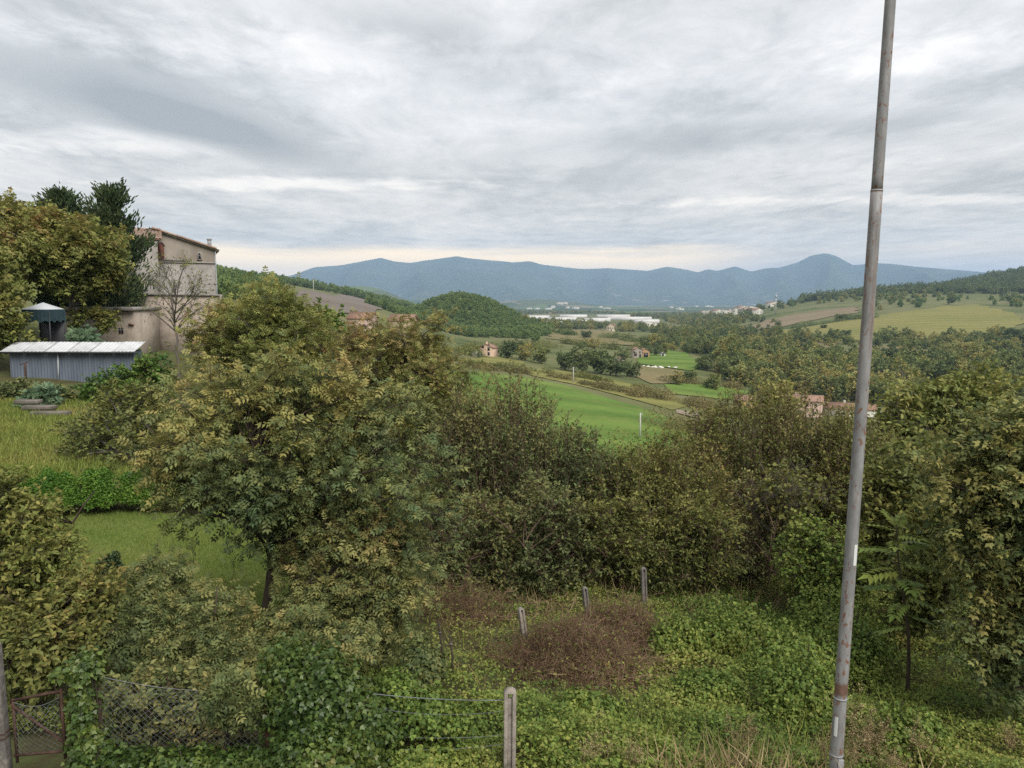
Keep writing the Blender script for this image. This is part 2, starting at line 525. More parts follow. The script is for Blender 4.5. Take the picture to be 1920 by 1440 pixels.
MAT['valley_dark_leaf'] = leaf_mat('valley_dark_leaf', [(0.0, (0.066, 0.100, 0.050)), (0.5, (0.112, 0.152, 0.066)), (1.0, (0.170, 0.198, 0.078))], 0.12, 0.35, objrand=0.6, transl=0.35)
MAT['forest_leaf'] = leaf_mat('forest_leaf', [(0.0, (0.078, 0.132, 0.054)), (0.5, (0.125, 0.190, 0.072)), (1.0, (0.185, 0.235, 0.090))], 0.12, 0.3, objrand=0.7, transl=0.4)
MAT['scrub_leaf'] = leaf_mat('scrub_leaf', [(0.0, (0.085, 0.090, 0.040)), (0.5, (0.150, 0.140, 0.062)), (1.0, (0.21, 0.165, 0.085))], 0.05, 0.5)


def ground_material():
    m, t = new_mat('ground')
    co = t.n('ShaderNodeTexCoord').outputs['Object']
    a = t.noise(co, 0.012, 5.0, 0.6)
    b = t.noise(co, 0.09, 5.0, 0.6)
    c = t.noise(co, 1.4, 6.0, 0.65)
    far = t.ramp(t.math('ADD', t.math('MULTIPLY', a, 0.7), t.math('MULTIPLY', b, 0.3)),
                 [(0.34, (0.055, 0.078, 0.030)), (0.46, (0.110, 0.125, 0.045)), (0.57, (0.155, 0.150, 0.070)), (0.66, (0.10, 0.13, 0.042))])
    near = t.ramp(c, [(0.30, (0.052, 0.040, 0.024)), (0.48, (0.085, 0.078, 0.036)), (0.62, (0.085, 0.105, 0.036)), (0.75, (0.12, 0.11, 0.055))])
    geo = t.n('ShaderNodeNewGeometry').outputs['Position']
    dist = t.n('ShaderNodeVectorMath', operation='LENGTH', ins={0: geo}).outputs['Value']
    base = t.mix(t.smooth(dist, 40.0, 90.0), near, far)
    # very far plain: mosaic of plots
    vo = t.n('ShaderNodeTexVoronoi', feature='F1', ins={'Vector': t.mapping(co, sc=(1, 0.6, 1)), 'Scale': 0.0042, 'Randomness': 0.9})
    plots = t.ramp(t.n('ShaderNodeSeparateColor', ins={0: vo.outputs['Color']}).outputs[0],
                   [(0.0, (0.05, 0.075, 0.035)), (0.4, (0.08, 0.10, 0.045)), (0.6, (0.17, 0.15, 0.09)), (0.8, (0.10, 0.14, 0.05)), (1.0, (0.24, 0.20, 0.15))], 'CONSTANT')
    base = t.mix(t.smooth(dist, 1800.0, 3200.0), base, plots)
    bump = t.noise(co, 6.0, 6.0, 0.7)
    return finish(m, t, base, 0.95, 0.1, bump, 0.05)


def field_material(name, stops, rowscale=0.0, rowdir=0.0, scale=0.03):
    m, t = new_mat(name)
    co = t.n('ShaderNodeTexCoord').outputs['Object']
    q = t.mapping(co, (0, 0, 0), (0, 0, rowdir), (0.3, 1.0, 1))
    f = t.math('ADD', t.math('MULTIPLY', t.noise(q, scale, 5.0, 0.6, 0.4), 0.65), t.math('MULTIPLY', t.noise(co, scale * 9, 4.0, 0.6), 0.35))
    c = t.ramp(f, stops)
    if rowscale:
        w = t.n('ShaderNodeTexWave', wave_type='BANDS', bands_direction='Y', ins={'Vector': t.mapping(co, (0, 0, 0), (0, 0, rowdir), (1, 1, 1)), 'Scale': rowscale, 'Distortion': 1.5, 'Detail': 2.0, 'Detail Scale': 0.4})
        c = t.mix(0.22, c, t.mix(1.0, c, w.outputs[0], 'MULTIPLY'))
    return finish(m, t, c, 0.95, 0.1, t.noise(co, 2.0, 5.0, 0.7), 0.06)


MAT['ground'] = ground_material()
MAT['green_field'] = field_material('green_field', [(0.30, (0.072, 0.140, 0.023)), (0.45, (0.100, 0.182, 0.031)), (0.56, (0.142, 0.205, 0.042)), (0.70, (0.19, 0.22, 0.062))], 0.012, R(-18), 0.05)
MAT['light_field'] = field_material('light_field', [(0.30, (0.155, 0.165, 0.050)), (0.5, (0.205, 0.198, 0.062)), (0.7, (0.26, 0.225, 0.085))], 0.02, R(10), 0.02)
MAT['stubble'] = field_material('stubble', [(0.30, (0.19, 0.150, 0.095)), (0.5, (0.235, 0.185, 0.115)), (0.7, (0.26, 0.215, 0.14))], 0.03, R(30), 0.02)
MAT['ploughed'] = field_material('ploughed', [(0.30, (0.150, 0.125, 0.105)), (0.5, (0.185, 0.155, 0.132)), (0.7, (0.215, 0.185, 0.155))], 0.06, R(60), 0.02)
MAT['dry_meadow'] = field_material('dry_meadow', [(0.30, (0.115, 0.115, 0.045)), (0.5, (0.175, 0.150, 0.070)), (0.7, (0.23, 0.18, 0.095))], 0, 0, 0.03)
MAT['lawn'] = field_material('lawn', [(0.30, (0.062, 0.098, 0.022)), (0.45, (0.098, 0.138, 0.030)), (0.6, (0.130, 0.155, 0.042)), (0.72, (0.16, 0.155, 0.06))], 0, 0, 0.9)
MAT['track'] = field_material('track', [(0.30, (0.20, 0.16, 0.12)), (0.7, (0.30, 0.25, 0.19))], 0, 0, 0.2)


# ------------------------------------------------------------------ terrain sheet
def build_ground():
    ang = np.concatenate([np.linspace(-math.pi, -0.86, 60)[:-1], np.linspace(-0.86, 0.86, 420), np.linspace(0.86, math.pi, 60)[1:]])
    r = np.concatenate([np.linspace(0.0, 30, 60)[1:], np.exp(np.linspace(math.log(30.5), math.log(15600), 310))])
    A, RR_ = np.meshgrid(ang, r, indexing='ij')
    X, Y = RR_ * np.sin(A), RR_ * np.cos(A)
    Z = h(X, Y)
    na, nr = A.shape
    V = np.stack([X, Y, Z], -1).reshape(-1, 3)
    V = np.vstack([V, [[0, 0, hz(0, 0.01)]]])
    i = np.arange(na - 1)[:, None] * nr
    j = np.arange(nr - 1)[None]
    q = np.stack([i + j, i + j + 1, i + nr + j + 1, i + nr + j], -1).reshape(-1, 4)[:, ::-1]
    c = len(V) - 1
    tri = np.stack([np.full(na - 1, c), np.arange(na - 1) * nr, np.arange(1, na) * nr], -1)[:, ::-1]
    o = obj('ground', mesh('ground', V, [q, tri], MAT['ground'], smooth=True))
    tag(o, 'rough grassy hillside falling away to the wide valley floor', 'ground', kind='structure')


build_ground()


def drape(name, label, px_poly, mat, lift=0.15, rows=70, cols=60, jit=0.0, cat='field', seed=0):
    """a field sheet lying on the terrain; corners given where they meet the ground"""
    P = np.array([ground_at(a, b)[:2] for a, b in px_poly])
    y0, y1 = P[:, 1].min(), P[:, 1].max()
    ys = np.linspace(y0 + 1e-3 * (y1 - y0), y1 - 1e-3 * (y1 - y0), rows)
    rng = np.random.default_rng(seed)
    V = []
    n = len(P)
    for yy in ys:
        xs = []
        for k in range(n):
            a, b = P[k], P[(k + 1) % n]
            if (a[1] - yy) * (b[1] - yy) < 0:
                xs.append(a[0] + (b[0] - a[0]) * (yy - a[1]) / (b[1] - a[1]))
        lo, hi = min(xs), max(xs)
        w = (hi - lo)
        lo += jit * math.sin(yy * 0.11 + seed) + 0.4 * jit * rng.normal()
        hi += jit * math.sin(yy * 0.13 + 2 * seed) + 0.4 * jit * rng.normal()
        xx = np.linspace(lo, hi, cols)
        V.append(np.stack([xx, np.full(cols, yy), h(xx, np.full(cols, yy)) + lift], -1))
    V = np.concatenate(V)
    i = np.arange(rows - 1)[:, None] * cols
    j = np.arange(cols - 1)[None]
    q = np.stack([i + j, i + j + 1, i + cols + j + 1, i + cols + j], -1).reshape(-1, 4)
    o = obj(name, mesh(name, V, q, MAT[mat], smooth=True))
    return tag(o, label, cat, kind='structure')


drape('field', 'bright green sown field sloping down behind the thicket', [(840, 696), (905, 700), (985, 708), (1060, 724), (1150, 752), (1215, 768), (1275, 792), (1310, 830), (1270, 872), (1000, 872), (820, 800)], 'green_field', 0.25, jit=0.8)
drape('field', 'narrow pale green strip beside the hedgerow with the telephone pole', [(960, 694), (1000, 692), (1100, 702), (1180, 720), (1250, 740), (1300, 760), (1260, 770), (1180, 748), (1080, 722), (1000, 706)], 'light_field', 0.25, seed=1)
drape('field', 'small bright green field in front of the stone farmhouse', [(1196, 672), (1245, 656), (1290, 664), (1318, 690), (1296, 697), (1200, 684)], 'green_field', 0.4, jit=1, seed=2)
drape('field', 'green field below the wood behind the long farmhouse', [(1245, 722), (1300, 719), (1360, 726), (1405, 736), (1400, 752), (1260, 740)], 'green_field', 0.3, seed=3)
drape('field', 'tan meadow with a pale heap beside the small green field', [(1190, 686), (1240, 690), (1300, 700), (1290, 716), (1220, 720), (1190, 706)], 'dry_meadow', 0.3, seed=4)
drape('field', 'pale meadow in front of the peach farmhouse', [(868, 672), (930, 670), (985, 680), (975, 688), (930, 690), (868, 684)], 'light_field', 0.3, seed=5)
drape('field', 'dry grassy slope below the small cream house', [(1005, 602), (1060, 605), (1110, 616), (1200, 634), (1215, 648), (1110, 648), (1030, 636)], 'dry_meadow', 0.5, jit=4, seed=6)
drape('field', 'grey-brown ploughed field on the rounded hill', [(560, 546), (640, 553), (700, 566), (735, 578), (700, 590), (600, 590), (540, 580)], 'ploughed', 0.5, seed=7)
drape('field', 'wide olive-green field rising up the valley side', [(1450, 622), (1560, 606), (1660, 590), (1740, 580), (1830, 572), (1905, 590), (1925, 606), (1850, 630), (1700, 641), (1560, 640), (1470, 632)], 'light_field', 0.6, jit=3, seed=8)
drape('field', 'tan stubble field climbing beside the hillside wood', [(1395, 614), (1470, 594), (1560, 580), (1610, 576), (1605, 588), (1520, 602), (1440, 618)], 'stubble', 0.6, jit=3, seed=9)
drape('field', 'flat tan stubble field at the foot of the olive-green slope', [(1395, 634), (1440, 636), (1520, 642), (1570, 644), (1560, 656), (1470, 654), (1400, 644)], 'stubble', 0.5, seed=10)
drape('field', 'strip of tan stubble between the woods behind the lamp post', [(1540, 662), (1620, 650), (1760, 655), (1750, 664), (1640, 672), (1560, 674)], 'stubble', 0.5, seed=11)
drape('track', 'pinkish dirt track along the lower edge of the hedgerow', [(1268, 770), (1300, 775), (1352, 790), (1350, 796), (1300, 784), (1268, 776)], 'track', 0.35, 20, 30, cat='track', seed=12)
drape('lawn', 'mown lawn beyond the clipped hedge and big ash tree', [(-90, 978), (70, 972), (250, 962), (450, 958), (560, 1000), (580, 1120), (520, 1190), (150, 1200), (-90, 1170)], 'lawn', 0.012, 40, 40, cat='lawn', seed=13)


# ------------------------------------------------------------------ mountain range
RIDGE = [(300, 520), (430, 522), (520, 524), (560, 512), (590, 501), (640, 497), (680, 490), (714, 483), (740, 490), (770, 493), (800, 488), (830, 484), (855, 480),
         (880, 484), (910, 487), (960, 492), (995, 490), (1015, 496), (1050, 500), (1090, 504), (1135, 503), (1180, 505), (1215, 508), (1250, 500), (1290, 506),
         (1308, 511), (1328, 505), (1345, 508), (1378, 499), (1408, 509), (1435, 503), (1460, 502), (1495, 492), (1520, 479), (1545, 475), (1568, 480),
         (1600, 497), (1640, 493), (1672, 495), (1720, 500), (1780, 505), (1840, 510), (1880, 514), (1960, 518), (2200, 520), (2600, 524)]


def build_mountains():
    m, t = new_mat('mountain')
    co = t.n('ShaderNodeTexCoord').outputs['Object']
    f = t.noise(co, 0.0016, 7.0, 0.6)
    g = t.noise(co, 0.0060, 5.0, 0.6)
    geo = t.n('ShaderNodeNewGeometry')
    nz = t.n('ShaderNodeSeparateXYZ', ins={0: geo.outputs['Normal']}).outputs[2]
    wood = t.ramp(f, [(0.3, (0.030, 0.048, 0.024)), (0.6, (0.055, 0.075, 0.036)), (0.75, (0.10, 0.10, 0.06))])
    meadow = t.ramp(g, [(0.3, (0.11, 0.115, 0.07)), (0.7, (0.20, 0.18, 0.14))])
    pz = t.n('ShaderNodeSeparateXYZ', ins={0: geo.outputs['Position']}).outputs[2]
    open_ = t.math('MULTIPLY', t.smooth(g, 0.57, 0.68), t.smooth(pz, 260.0, 40.0))
    c = t.mix(open_, wood, meadow)
    finish(m, t, c, 0.95, 0.05)
    MAT['mountain'] = m
    px = np.linspace(250, 2650, 620)
    ry = np.interp(px, [a for a, b in RIDGE], [b for a, b in RIDGE])
    # let the tips stay crisp, round the rest
    k = np.array([0, 1, 3, 1, 0]) / 5.0
    ry = np.convolve(np.pad(ry, 2, mode='edge'), k, mode='valid')
    nd = 130
    V = np.zeros((len(px), nd, 3))
    rng = np.random.default_rng(5)
    for a in range(len(px)):
        d = pdir(px[a], ry[a])
        hyp = math.hypot(d[0], d[1])
        RC = 12500 + 500 * math.sin(px[a] * 0.006)
        zc = d[2] / hyp * RC
        ux, uy = d[0] / hyp, d[1] / hyp
        s = np.linspace(-1, 0.55, nd)                     # -1 foot, 0 crest, then the far side
        rr = RC + s * 4600
        base = -44.0
        prof = np.where(s < 0, np.clip(1 + s, 0, 1) ** 1.55, np.clip(1 - (s / 0.9) ** 2, 0, 1))
        gully = np.array([mnoise.fractal(Vector((ux * 30 + 0.15 * math.sin(sv * 3), sv * 2.0, 1.7)), 1.0, 2.1, 5) for sv in s])
        ridg = np.array([1 - abs(mnoise.noise(Vector((ux * 16 + 0.35 * sv, sv * 0.9, 4.2)))) * 2 for sv in s])
        wgt = np.clip(1 - np.abs(prof - 0.5) * 2, 0, 1) ** 0.7
        z = base + (zc - base) * np.clip(prof + wgt * (0.10 * gully + 0.34 * (ridg - 0.4)), 0, 1.0)
        V[a, :, 0], V[a, :, 1], V[a, :, 2] = ux * rr, uy * rr, z
    n = nd
    i = np.arange(len(px) - 1)[:, None] * n
    j = np.arange(n - 1)[None]
    q = np.stack([i + j, i + j + 1, i + n + j + 1, i + n + j], -1).reshape(-1, 4)[:, ::-1]
    o = obj('mountains', mesh('mountains', V.reshape(-1, 3), q, m, smooth=True))
    tag(o, 'long blue mountain range with one pointed peak across the valley', 'mountains', kind='structure')


build_mountains()

# ------------------------------------------------------------------ leaf templates: x across, y along, z up
def T_simple(w=0.28):
    V = np.array([[0, 0, 0], [w, .42, .07], [0, 1, -.06], [-w, .42, .07]])
    return V, np.array([[0, 1, 2], [0, 2, 3]])


def T_leaf6(w=0.26):
    V = np.array([[0, 0, 0], [w * .85, .28, .06], [w * .8, .62, .04], [0, 1, -.10], [-w * .8, .62, .04], [-w * .85, .28, .06]])
    return V, np.array([[0, 1, 2, 3], [0, 3, 4, 5]])


def T_pinnate(pairs=3, llen=0.42, w=0.30, start=0.22):
    tv, tf = T_simple(w)
    Vs, Fs, n = [], [], 0
    ys = np.linspace(start, 0.80, pairs)
    items = [(0.0, 0.80, 0.0, llen)]
    for k, yy in enumerate(ys):
        items += [(0.012, yy, -1.0, llen * (0.85 + 0.15 * math.sin(k))), (-0.012, yy, 1.0, llen * 0.9)]
    for (x0, y0, s, L) in items:
        ang = s * R(62)
        c, si = math.cos(ang), math.sin(ang)
        v = tv * L
        x = v[:, 0] * c - v[:, 1] * si
        y = v[:, 0] * si + v[:, 1] * c
        z = v[:, 2] - 0.22 * (np.abs(x)) ** 1.2 - 0.18 * y0 * y0 - 0.08 * v[:, 1]
        Vs.append(np.stack([x + x0, y + y0, z], -1))
        Fs.append(tf + n)
        n += len(tv)
    # the leaf stalk, a thin strip
    Vs.append(np.array([[-.008, 0, 0], [.008, 0, 0], [.006, .85, -.13], [-.006, .85, -.13]]))
    Fs.append(np.array([[n, n + 1, n + 2], [n, n + 2, n + 3]]))
    return np.concatenate(Vs), np.concatenate(Fs)


def T_ivy():
    a = [(0, 0), (.34, .10), (.52, .38), (.26, .46), (.20, .72), (0, 1.0), (-.20, .72), (-.26, .46), (-.52, .38), (-.34, .10)]
    V = np.array([[x, y, .10 * abs(x) - .05 * y] for x, y in a])
    return V, np.array([[0, 1, 2, 3], [0, 3, 4, 5], [0, 5, 6, 7], [0, 7, 8, 9]])


def T_blade(w=0.03, bend=0.35):
    V = np.array([[-w, 0, 0], [w, 0, 0], [w * .7, .55, -bend * .25], [-w * .7, .55, -bend * .25], [0, 1, -bend]])
    return V, [np.array([[0, 1, 2], [0, 2, 3], [3, 2, 4]])]


def T_needles():
    """a short upright conifer spray: three crossed slips"""
    Vs, Fs = [], []
    for k in range(3):
        a = k * 2.1
        w = 0.16
        Vs.append(np.array([[0, 0, 0], [w * math.cos(a), .45, w * math.sin(a)], [0, 1, 0], [-w * .3 * math.cos(a), .5, -w * .3 * math.sin(a)]]))
        Fs.append(np.array([[0, 1, 2], [0, 2, 3]]) + 4 * k)
    return np.concatenate(Vs), np.concatenate(Fs)


TPL = {'simple': T_simple(), 'broad': T_simple(0.40), 'leaf6': T_leaf6(), 'round6': T_leaf6(0.38), 'pinnate': T_pinnate(3, 0.42, 0.25), 'pinnate5': T_pinnate(2, 0.46, 0.32, 0.35),
       'frond': T_pinnate(6, 0.34, 0.24, 0.16), 'ivy': T_ivy(), 'narrow': T_simple(0.15), 'spray': T_needles(), 'dense': T_simple(0.5)}


def scatter_leaves(tpl, P, axis, nrm, size):
    """copies of a leaf template; returns V, F and the number of faces per leaf"""
    tv, tf = TPL[tpl]
    if isinstance(tf, list):
        tf = tf[0]
    a = norm(axis)
    b = norm(np.cross(a, nrm))
    c = np.cross(b, a)
    M = np.stack([b, a, c], -1) * np.asarray(size)[:, None, None]
    V = np.einsum('nij,kj->nki', M, tv) + P[:, None, :]
    n, k = len(P), len(tv)
    F = (np.arange(n)[:, None, None] * k + tf[None]).reshape(-1, tf.shape[1])
    return V.reshape(-1, 3), F, len(tf)


def leaves_mesh(name, tpl, P, axis, nrm, size, mat, rng, bias=None, spread=1.0):
    V, F, k = scatter_leaves(tpl, P, axis, nrm, size)
    lv = rng.random(len(P)) * spread + (0 if bias is None else bias)
    return mesh(name, V, F, MAT[mat], attr={'lv': np.repeat(np.clip(lv, 0, 1), k)})


def rand_dir(rng, n):
    return norm(rng.normal(size=(n, 3)))


def bez(a, b, c, n):
    t = np.linspace(0, 1, n)[None, :, None]
    return (1 - t) ** 2 * a[:, None] + 2 * t * (1 - t) * b[:, None] + t ** 2 * c[:, None]


def clump_centres(rng, ells, n, rmin, shell=2.0):
    """n scattered centres inside a union of ellipsoids (centre, radii), favouring the outside"""
    vol = np.array([np.prod(r) for c, r in ells])
    out = []
    tries = 0
    while len(out) < n and tries < n * 60:
        tries += 1
        k = rng.choice(len(ells), p=vol / vol.sum())
        c, r = ells[k]
        d = rand_dir(rng, 1)[0]
        p = np.asarray(c) + d * np.asarray(r) * rng.random() ** (1 / shell / 1.5)
        if all(np.linalg.norm(p - q) > rmin for q in out):
            out.append(p)
    return np.array(out)


def make_tree(name, label, cat, base, ells, seed, n_clumps=40, clump_r=0.6, twigs=22, lpt=8, tpl='pinnate', size=(0.16, 0.26), leaf='ash_leaf', bark='bark',
              trunk_r=0.08, stems=1, up=0.35, droop=0.25, group=None, root=None, sides=6, twig_r=0.004, trunk_top=None, shell=2.0, leaf_from=0.25, flat=0.7, bare=0.0, toplight=0.25, jitter=0.03, outn=0.45, limb_min=0.18):
    """a tapered trunk, limbs to each clump of foliage, twigs and leaves; base is the foot of the trunk"""
    rng = np.random.default_rng(seed)
    base = np.asarray(base, dtype=float)
    ells = [(np.asarray(c, dtype=float) - base, np.asarray(r, dtype=float)) for c, r in ells]
    C = clump_centres(rng, ells, n_clumps, clump_r * 0.55, shell)
    ctr = np.average([c for c, r in ells], axis=0, weights=[np.prod(r) for c, r in ells])
    ztop = max(c[2] + r[2] for c, r in ells)
    zbot = min(c[2] - r[2] for c, r in ells)
    if root is None:
        root = thing(name, label, cat, base, 0, group)
    # trunk (one or several stems)
    tt = np.asarray(trunk_top) - base if trunk_top is not None else np.array([ctr[0], ctr[1], ctr[2] + 0.35 * (ztop - ctr[2])])
    tp = []
    for s in range(stems):
        off = rng.normal(size=3) * np.array([1, 1, 0]) * (0 if stems == 1 else trunk_r * 2.2)
        end = tt + rng.normal(size=3) * np.array([1, 1, .4]) * (0.03 if stems == 1 else 0.28) * (ztop - 0)
        n = 12
        t = np.linspace(0, 1, n)[:, None]
        wob = np.cumsum(rng.normal(size=(n, 3)) * np.array([1, 1, 0.2]), 0) * 0.012 * ztop
        wob -= t * wob[-1]
        mid = np.array([0.35 * end[0], 0.35 * end[1], 0.55 * end[2]])
        p = bez(off[None], mid[None], end[None], n)[0] + wob * np.sin(t * math.pi)
        tp.append(p)
    tp = np.array(tp)
    tr = trunk_r * (1 - 0.78 * np.linspace(0, 1, 12))[None] * np.ones((stems, 1))
    tr[:, 0] *= 1.35
    V, F = tubes(tp, tr, 8)
    trunk = obj('trunk', mesh('trunk', V, F, MAT[bark], smooth=True), root)
    # limbs
    nC = len(C)
    sidx = rng.integers(0, stems, nC)
    tz = np.clip((C[:, 2] - 0.55 * np.linalg.norm(C[:, :2] - ctr[:2], axis=1)) / max(tt[2], 0.1), limb_min / 0.85, 0.95) * rng.uniform(0.85, 1.0, nC)
    ti = np.clip((tz * 11).astype(int), 1, 10)
    A = tp[sidx, ti]
    midp = (A + C) / 2 + np.array([0, 0, 0.14]) * np.linalg.norm(C - A, axis=1, keepdims=True) + rng.normal(size=(nC, 3)) * 0.10 * np.linalg.norm(C - A, axis=1, keepdims=True)
    L = bez(A, midp, C, 9)
    r0 = np.minimum(tr[0, ti] * 0.62, 0.02 + 0.02 * np.linalg.norm(C - A, axis=1) * trunk_r / 0.08)
    lr = r0[:, None] * (1 - 0.85 * np.linspace(0, 1, 9))[None] + twig_r
    Vl, Fl = tubes(L, lr, 5)
    # twigs spring from the outer half of each limb
    k = nC * twigs
    ci = np.repeat(np.arange(nC), twigs)
    st = L[ci, rng.integers(5, 9, k)] + rng.normal(size=(k, 3)) * clump_r * 0.10
    out = norm(C[ci] - ctr + 1e-6)
    d = norm(rand_dir(rng, k) * 1.0 + out * 0.45 + np.array([0, 0, up]))
    ln = clump_r * rng.uniform(0.45, 1.15, k)
    e = st + d * ln[:, None]
    m = (st + e) / 2 + np.array([0, 0, 1.0]) * ln[:, None] * 0.15
    e = e - np.array([0, 0, 1.0]) * ln[:, None] * droop * rng.random((k, 1))
    W = bez(st, m, e, 5)
    wr = twig_r * (1 - 0.7 * np.linspace(0, 1, 5))[None] * np.ones((k, 1))
    Vt, Ft = tubes(W, wr, 3)
    bm = mesh('branches', np.concatenate([Vl, Vt]), np.concatenate([Fl, Ft + len(Vl)]), MAT[bark], smooth=True)
    b = obj('branches', bm, root)
    b['kind'] = 'stuff'
    # leaves along the twigs
    q = k * lpt
    wi = np.repeat(np.arange(k), lpt)
    if bare:
        keep = rng.random(k)[wi] > bare
        wi = wi[keep]
        q = len(wi)
    tpar = leaf_from + (1 - leaf_from) * rng.random(q) ** 0.8
    f = tpar * 4
    i0 = np.minimum(f.astype(int), 3)
    fr = (f - i0)[:, None]
    P = W[wi, i0] * (1 - fr) + W[wi, i0 + 1] * fr + rng.normal(size=(q, 3)) * jitter * clump_r
    tang = norm(W[wi, i0 + 1] - W[wi, i0])
    ax = norm(tang * 0.55 + rand_dir(rng, q) * np.array([1, 1, 0.6]) * 0.9 + np.array([0, 0, -0.25 * droop]))
    nm = norm(np.array([0, 0, 1.0]) * flat + rand_dir(rng, q) * 0.6 + outn * (out[ci[wi]] + 0.6 * norm(P - C[ci[wi]])))
    sz = rng.uniform(size[0], size[1], q)
    # higher leaves paler and yellower: autumn turning plus top light put into the colour
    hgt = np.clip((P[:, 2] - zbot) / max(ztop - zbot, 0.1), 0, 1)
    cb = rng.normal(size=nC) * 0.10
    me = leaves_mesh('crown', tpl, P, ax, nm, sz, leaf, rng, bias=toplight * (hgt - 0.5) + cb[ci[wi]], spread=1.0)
    c = obj('crown', me, root)
    return root


def make_shrub(name, label, cat, base, H, W, D, seed, stems=70, shoots=9, lps=10, leaf='dark_leaf', bark='twig_brown', size=(0.03, 0.055), tpl='simple', group=None,
               spiky=1.0, root=None, lower=0.12, lean=0.25, thick=0.009, dome=0.75, mix=None):
    """many upright stems with side shoots and small leaves; dense, twiggy top"""
    rng = np.random.default_rng(seed)
    if root is None:
        root = thing(name, label, cat, base, 0, group)
    S = stems
    rr = np.sqrt(rng.random(S))
    th = rng.random(S) * 2 * np.pi
    b = np.stack([rr * np.cos(th) * W * 0.36, rr * np.sin(th) * D * 0.36, np.zeros(S)], -1)
    top = np.stack([rr * np.cos(th) * W * 0.5, rr * np.sin(th) * D * 0.5, H * (1 - (1 - dome) * rr ** 2) * (1 - 0.34 * rng.random(S) ** 1.6)], -1)
    top += rng.normal(size=(S, 3)) * np.array([W, D, 0]) * 0.05
    midp = (b + top) / 2 + rng.normal(size=(S, 3)) * 0.08 * W + np.stack([rr * np.cos(th) * W * 0.10, rr * np.sin(th) * D * 0.10, np.zeros(S)], -1)
    P = bez(b, midp, top, 8)
    Vs, Fs = tubes(P, thick * (1 - 0.75 * np.linspace(0, 1, 8))[None] * rng.uniform(0.6, 1.5, (S, 1)), 4)
    k = S * shoots
    si = np.repeat(np.arange(S), shoots)
    tpar = lower + (1 - lower) * rng.random(k) ** 0.62
    f = tpar * 7
    i0 = np.minimum(f.astype(int), 6)
    st = P[si, i0] + (P[si, i0 + 1] - P[si, i0]) * (f - i0)[:, None]
    rad = norm(np.stack([np.cos(th[si]), np.sin(th[si]), np.zeros(k)], -1))
    d = norm(rand_dir(rng, k) * np.array([1, 1, 0.5]) + np.array([0, 0, 0.9 * spiky]) + rad * lean)
    ln = H * rng.uniform(0.07, 0.17, k) * (1.15 - 0.4 * tpar)
    e = st + d * ln[:, None]
    W2 = bez(st, (st + e) / 2 + rng.normal(size=(k, 3)) * 0.05 * ln[:, None], e, 4)
    Vt, Ft = tubes(W2, thick * 0.42 * (1 - 0.6 * np.linspace(0, 1, 4))[None] * np.ones((k, 1)), 3)
    o = obj('stems', mesh('stems', np.concatenate([Vs, Vt]), np.concatenate([Fs, Ft + len(Vs)]), MAT[bark], smooth=True), root)
    o['kind'] = 'stuff'
    q = k * lps
    wi = np.repeat(np.arange(k), lps)
    t2 = rng.random(q) * 0.95
    f = t2 * 3
    i0 = np.minimum(f.astype(int), 2)
    Pp = W2[wi, i0] + (W2[wi, i0 + 1] - W2[wi, i0]) * (f - i0)[:, None] + rng.normal(size=(q, 3)) * 0.02
    ax = norm(rand_dir(rng, q) + d[wi] * 0.6)
    nm = norm(rand_dir(rng, q) + np.array([0, 0, 0.6]))
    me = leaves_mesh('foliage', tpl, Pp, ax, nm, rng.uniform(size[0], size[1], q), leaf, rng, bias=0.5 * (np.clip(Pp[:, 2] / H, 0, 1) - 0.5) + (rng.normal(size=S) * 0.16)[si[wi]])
    obj('foliage', me, root)
    return root


def copy_thing(src, loc, rz=0.0, sc=1.0, label=None, group=None, cat=None):
    r = src.copy()
    COL.objects.link(r)
    r.location = tuple(float(v) for v in loc)
    r.rotation_euler = (0, 0, rz)
    r.scale = (sc, sc, sc) if np.isscalar(sc) else sc
    if label:
        r['label'] = label
    if group:
        r['group'] = group
    for ch in src.children:
        c = ch.copy()
        COL.objects.link(c)
        c.parent = r
        for g in ch.children:
            d = g.copy()
            COL.objects.link(d)
            d.parent = c
    return r


def E(px, py, Y, rx, rz, ry=None):
    """an ellipsoid of foliage: centre seen at px,py at forward distance Y, half width and height in photograph pixels"""
    a, b = M_(rx, Y), M_(rz, Y)
    return (at(px, py, Y), np.array([a, ry if ry else a, b]))


def foot(px, Y):
    x = (px - 960) / FPX * Y
    for _ in range(3):                              # things below eye level lie deeper along the lens axis
        x = (px - 960) / FPX * (Y * math.cos(PITCH) - hz(x, Y) * math.sin(PITCH))
    return np.array([x, Y, hz(x, Y)])

# ------------------------------------------------------------------ far buildings
MAT['plaster_peach'] = noise_mat('plaster_peach', [(0.35, (0.60, 0.42, 0.30)), (0.65, (0.70, 0.52, 0.38))], 0.8)
MAT['plaster_cream'] = noise_mat('plaster_cream', [(0.35, (0.56, 0.47, 0.33)), (0.65, (0.66, 0.57, 0.43))], 0.8)
MAT['plaster_white'] = noise_mat('plaster_white', [(0.35, (0.58, 0.55, 0.48)), (0.65, (0.70, 0.67, 0.60))], 0.6, objrand=0.3)
MAT['plaster_ochre'] = noise_mat('plaster_ochre', [(0.35, (0.48, 0.34, 0.15)), (0.65, (0.60, 0.44, 0.22))], 0.6)
MAT['plaster_pink'] = noise_mat('plaster_pink', [(0.35, (0.46, 0.33, 0.27)), (0.65, (0.56, 0.42, 0.35))], 0.6)
MAT['rubble_stone'] = noise_mat('rubble_stone', [(0.3, (0.22, 0.19, 0.16)), (0.5, (0.34, 0.29, 0.24)), (0.7, (0.42, 0.36, 0.30))], 2.5, bump=0.03)
MAT['stone_orange'] = noise_mat('stone_orange', [(0.3, (0.36, 0.22, 0.12)), (0.7, (0.48, 0.31, 0.17))], 2.0)
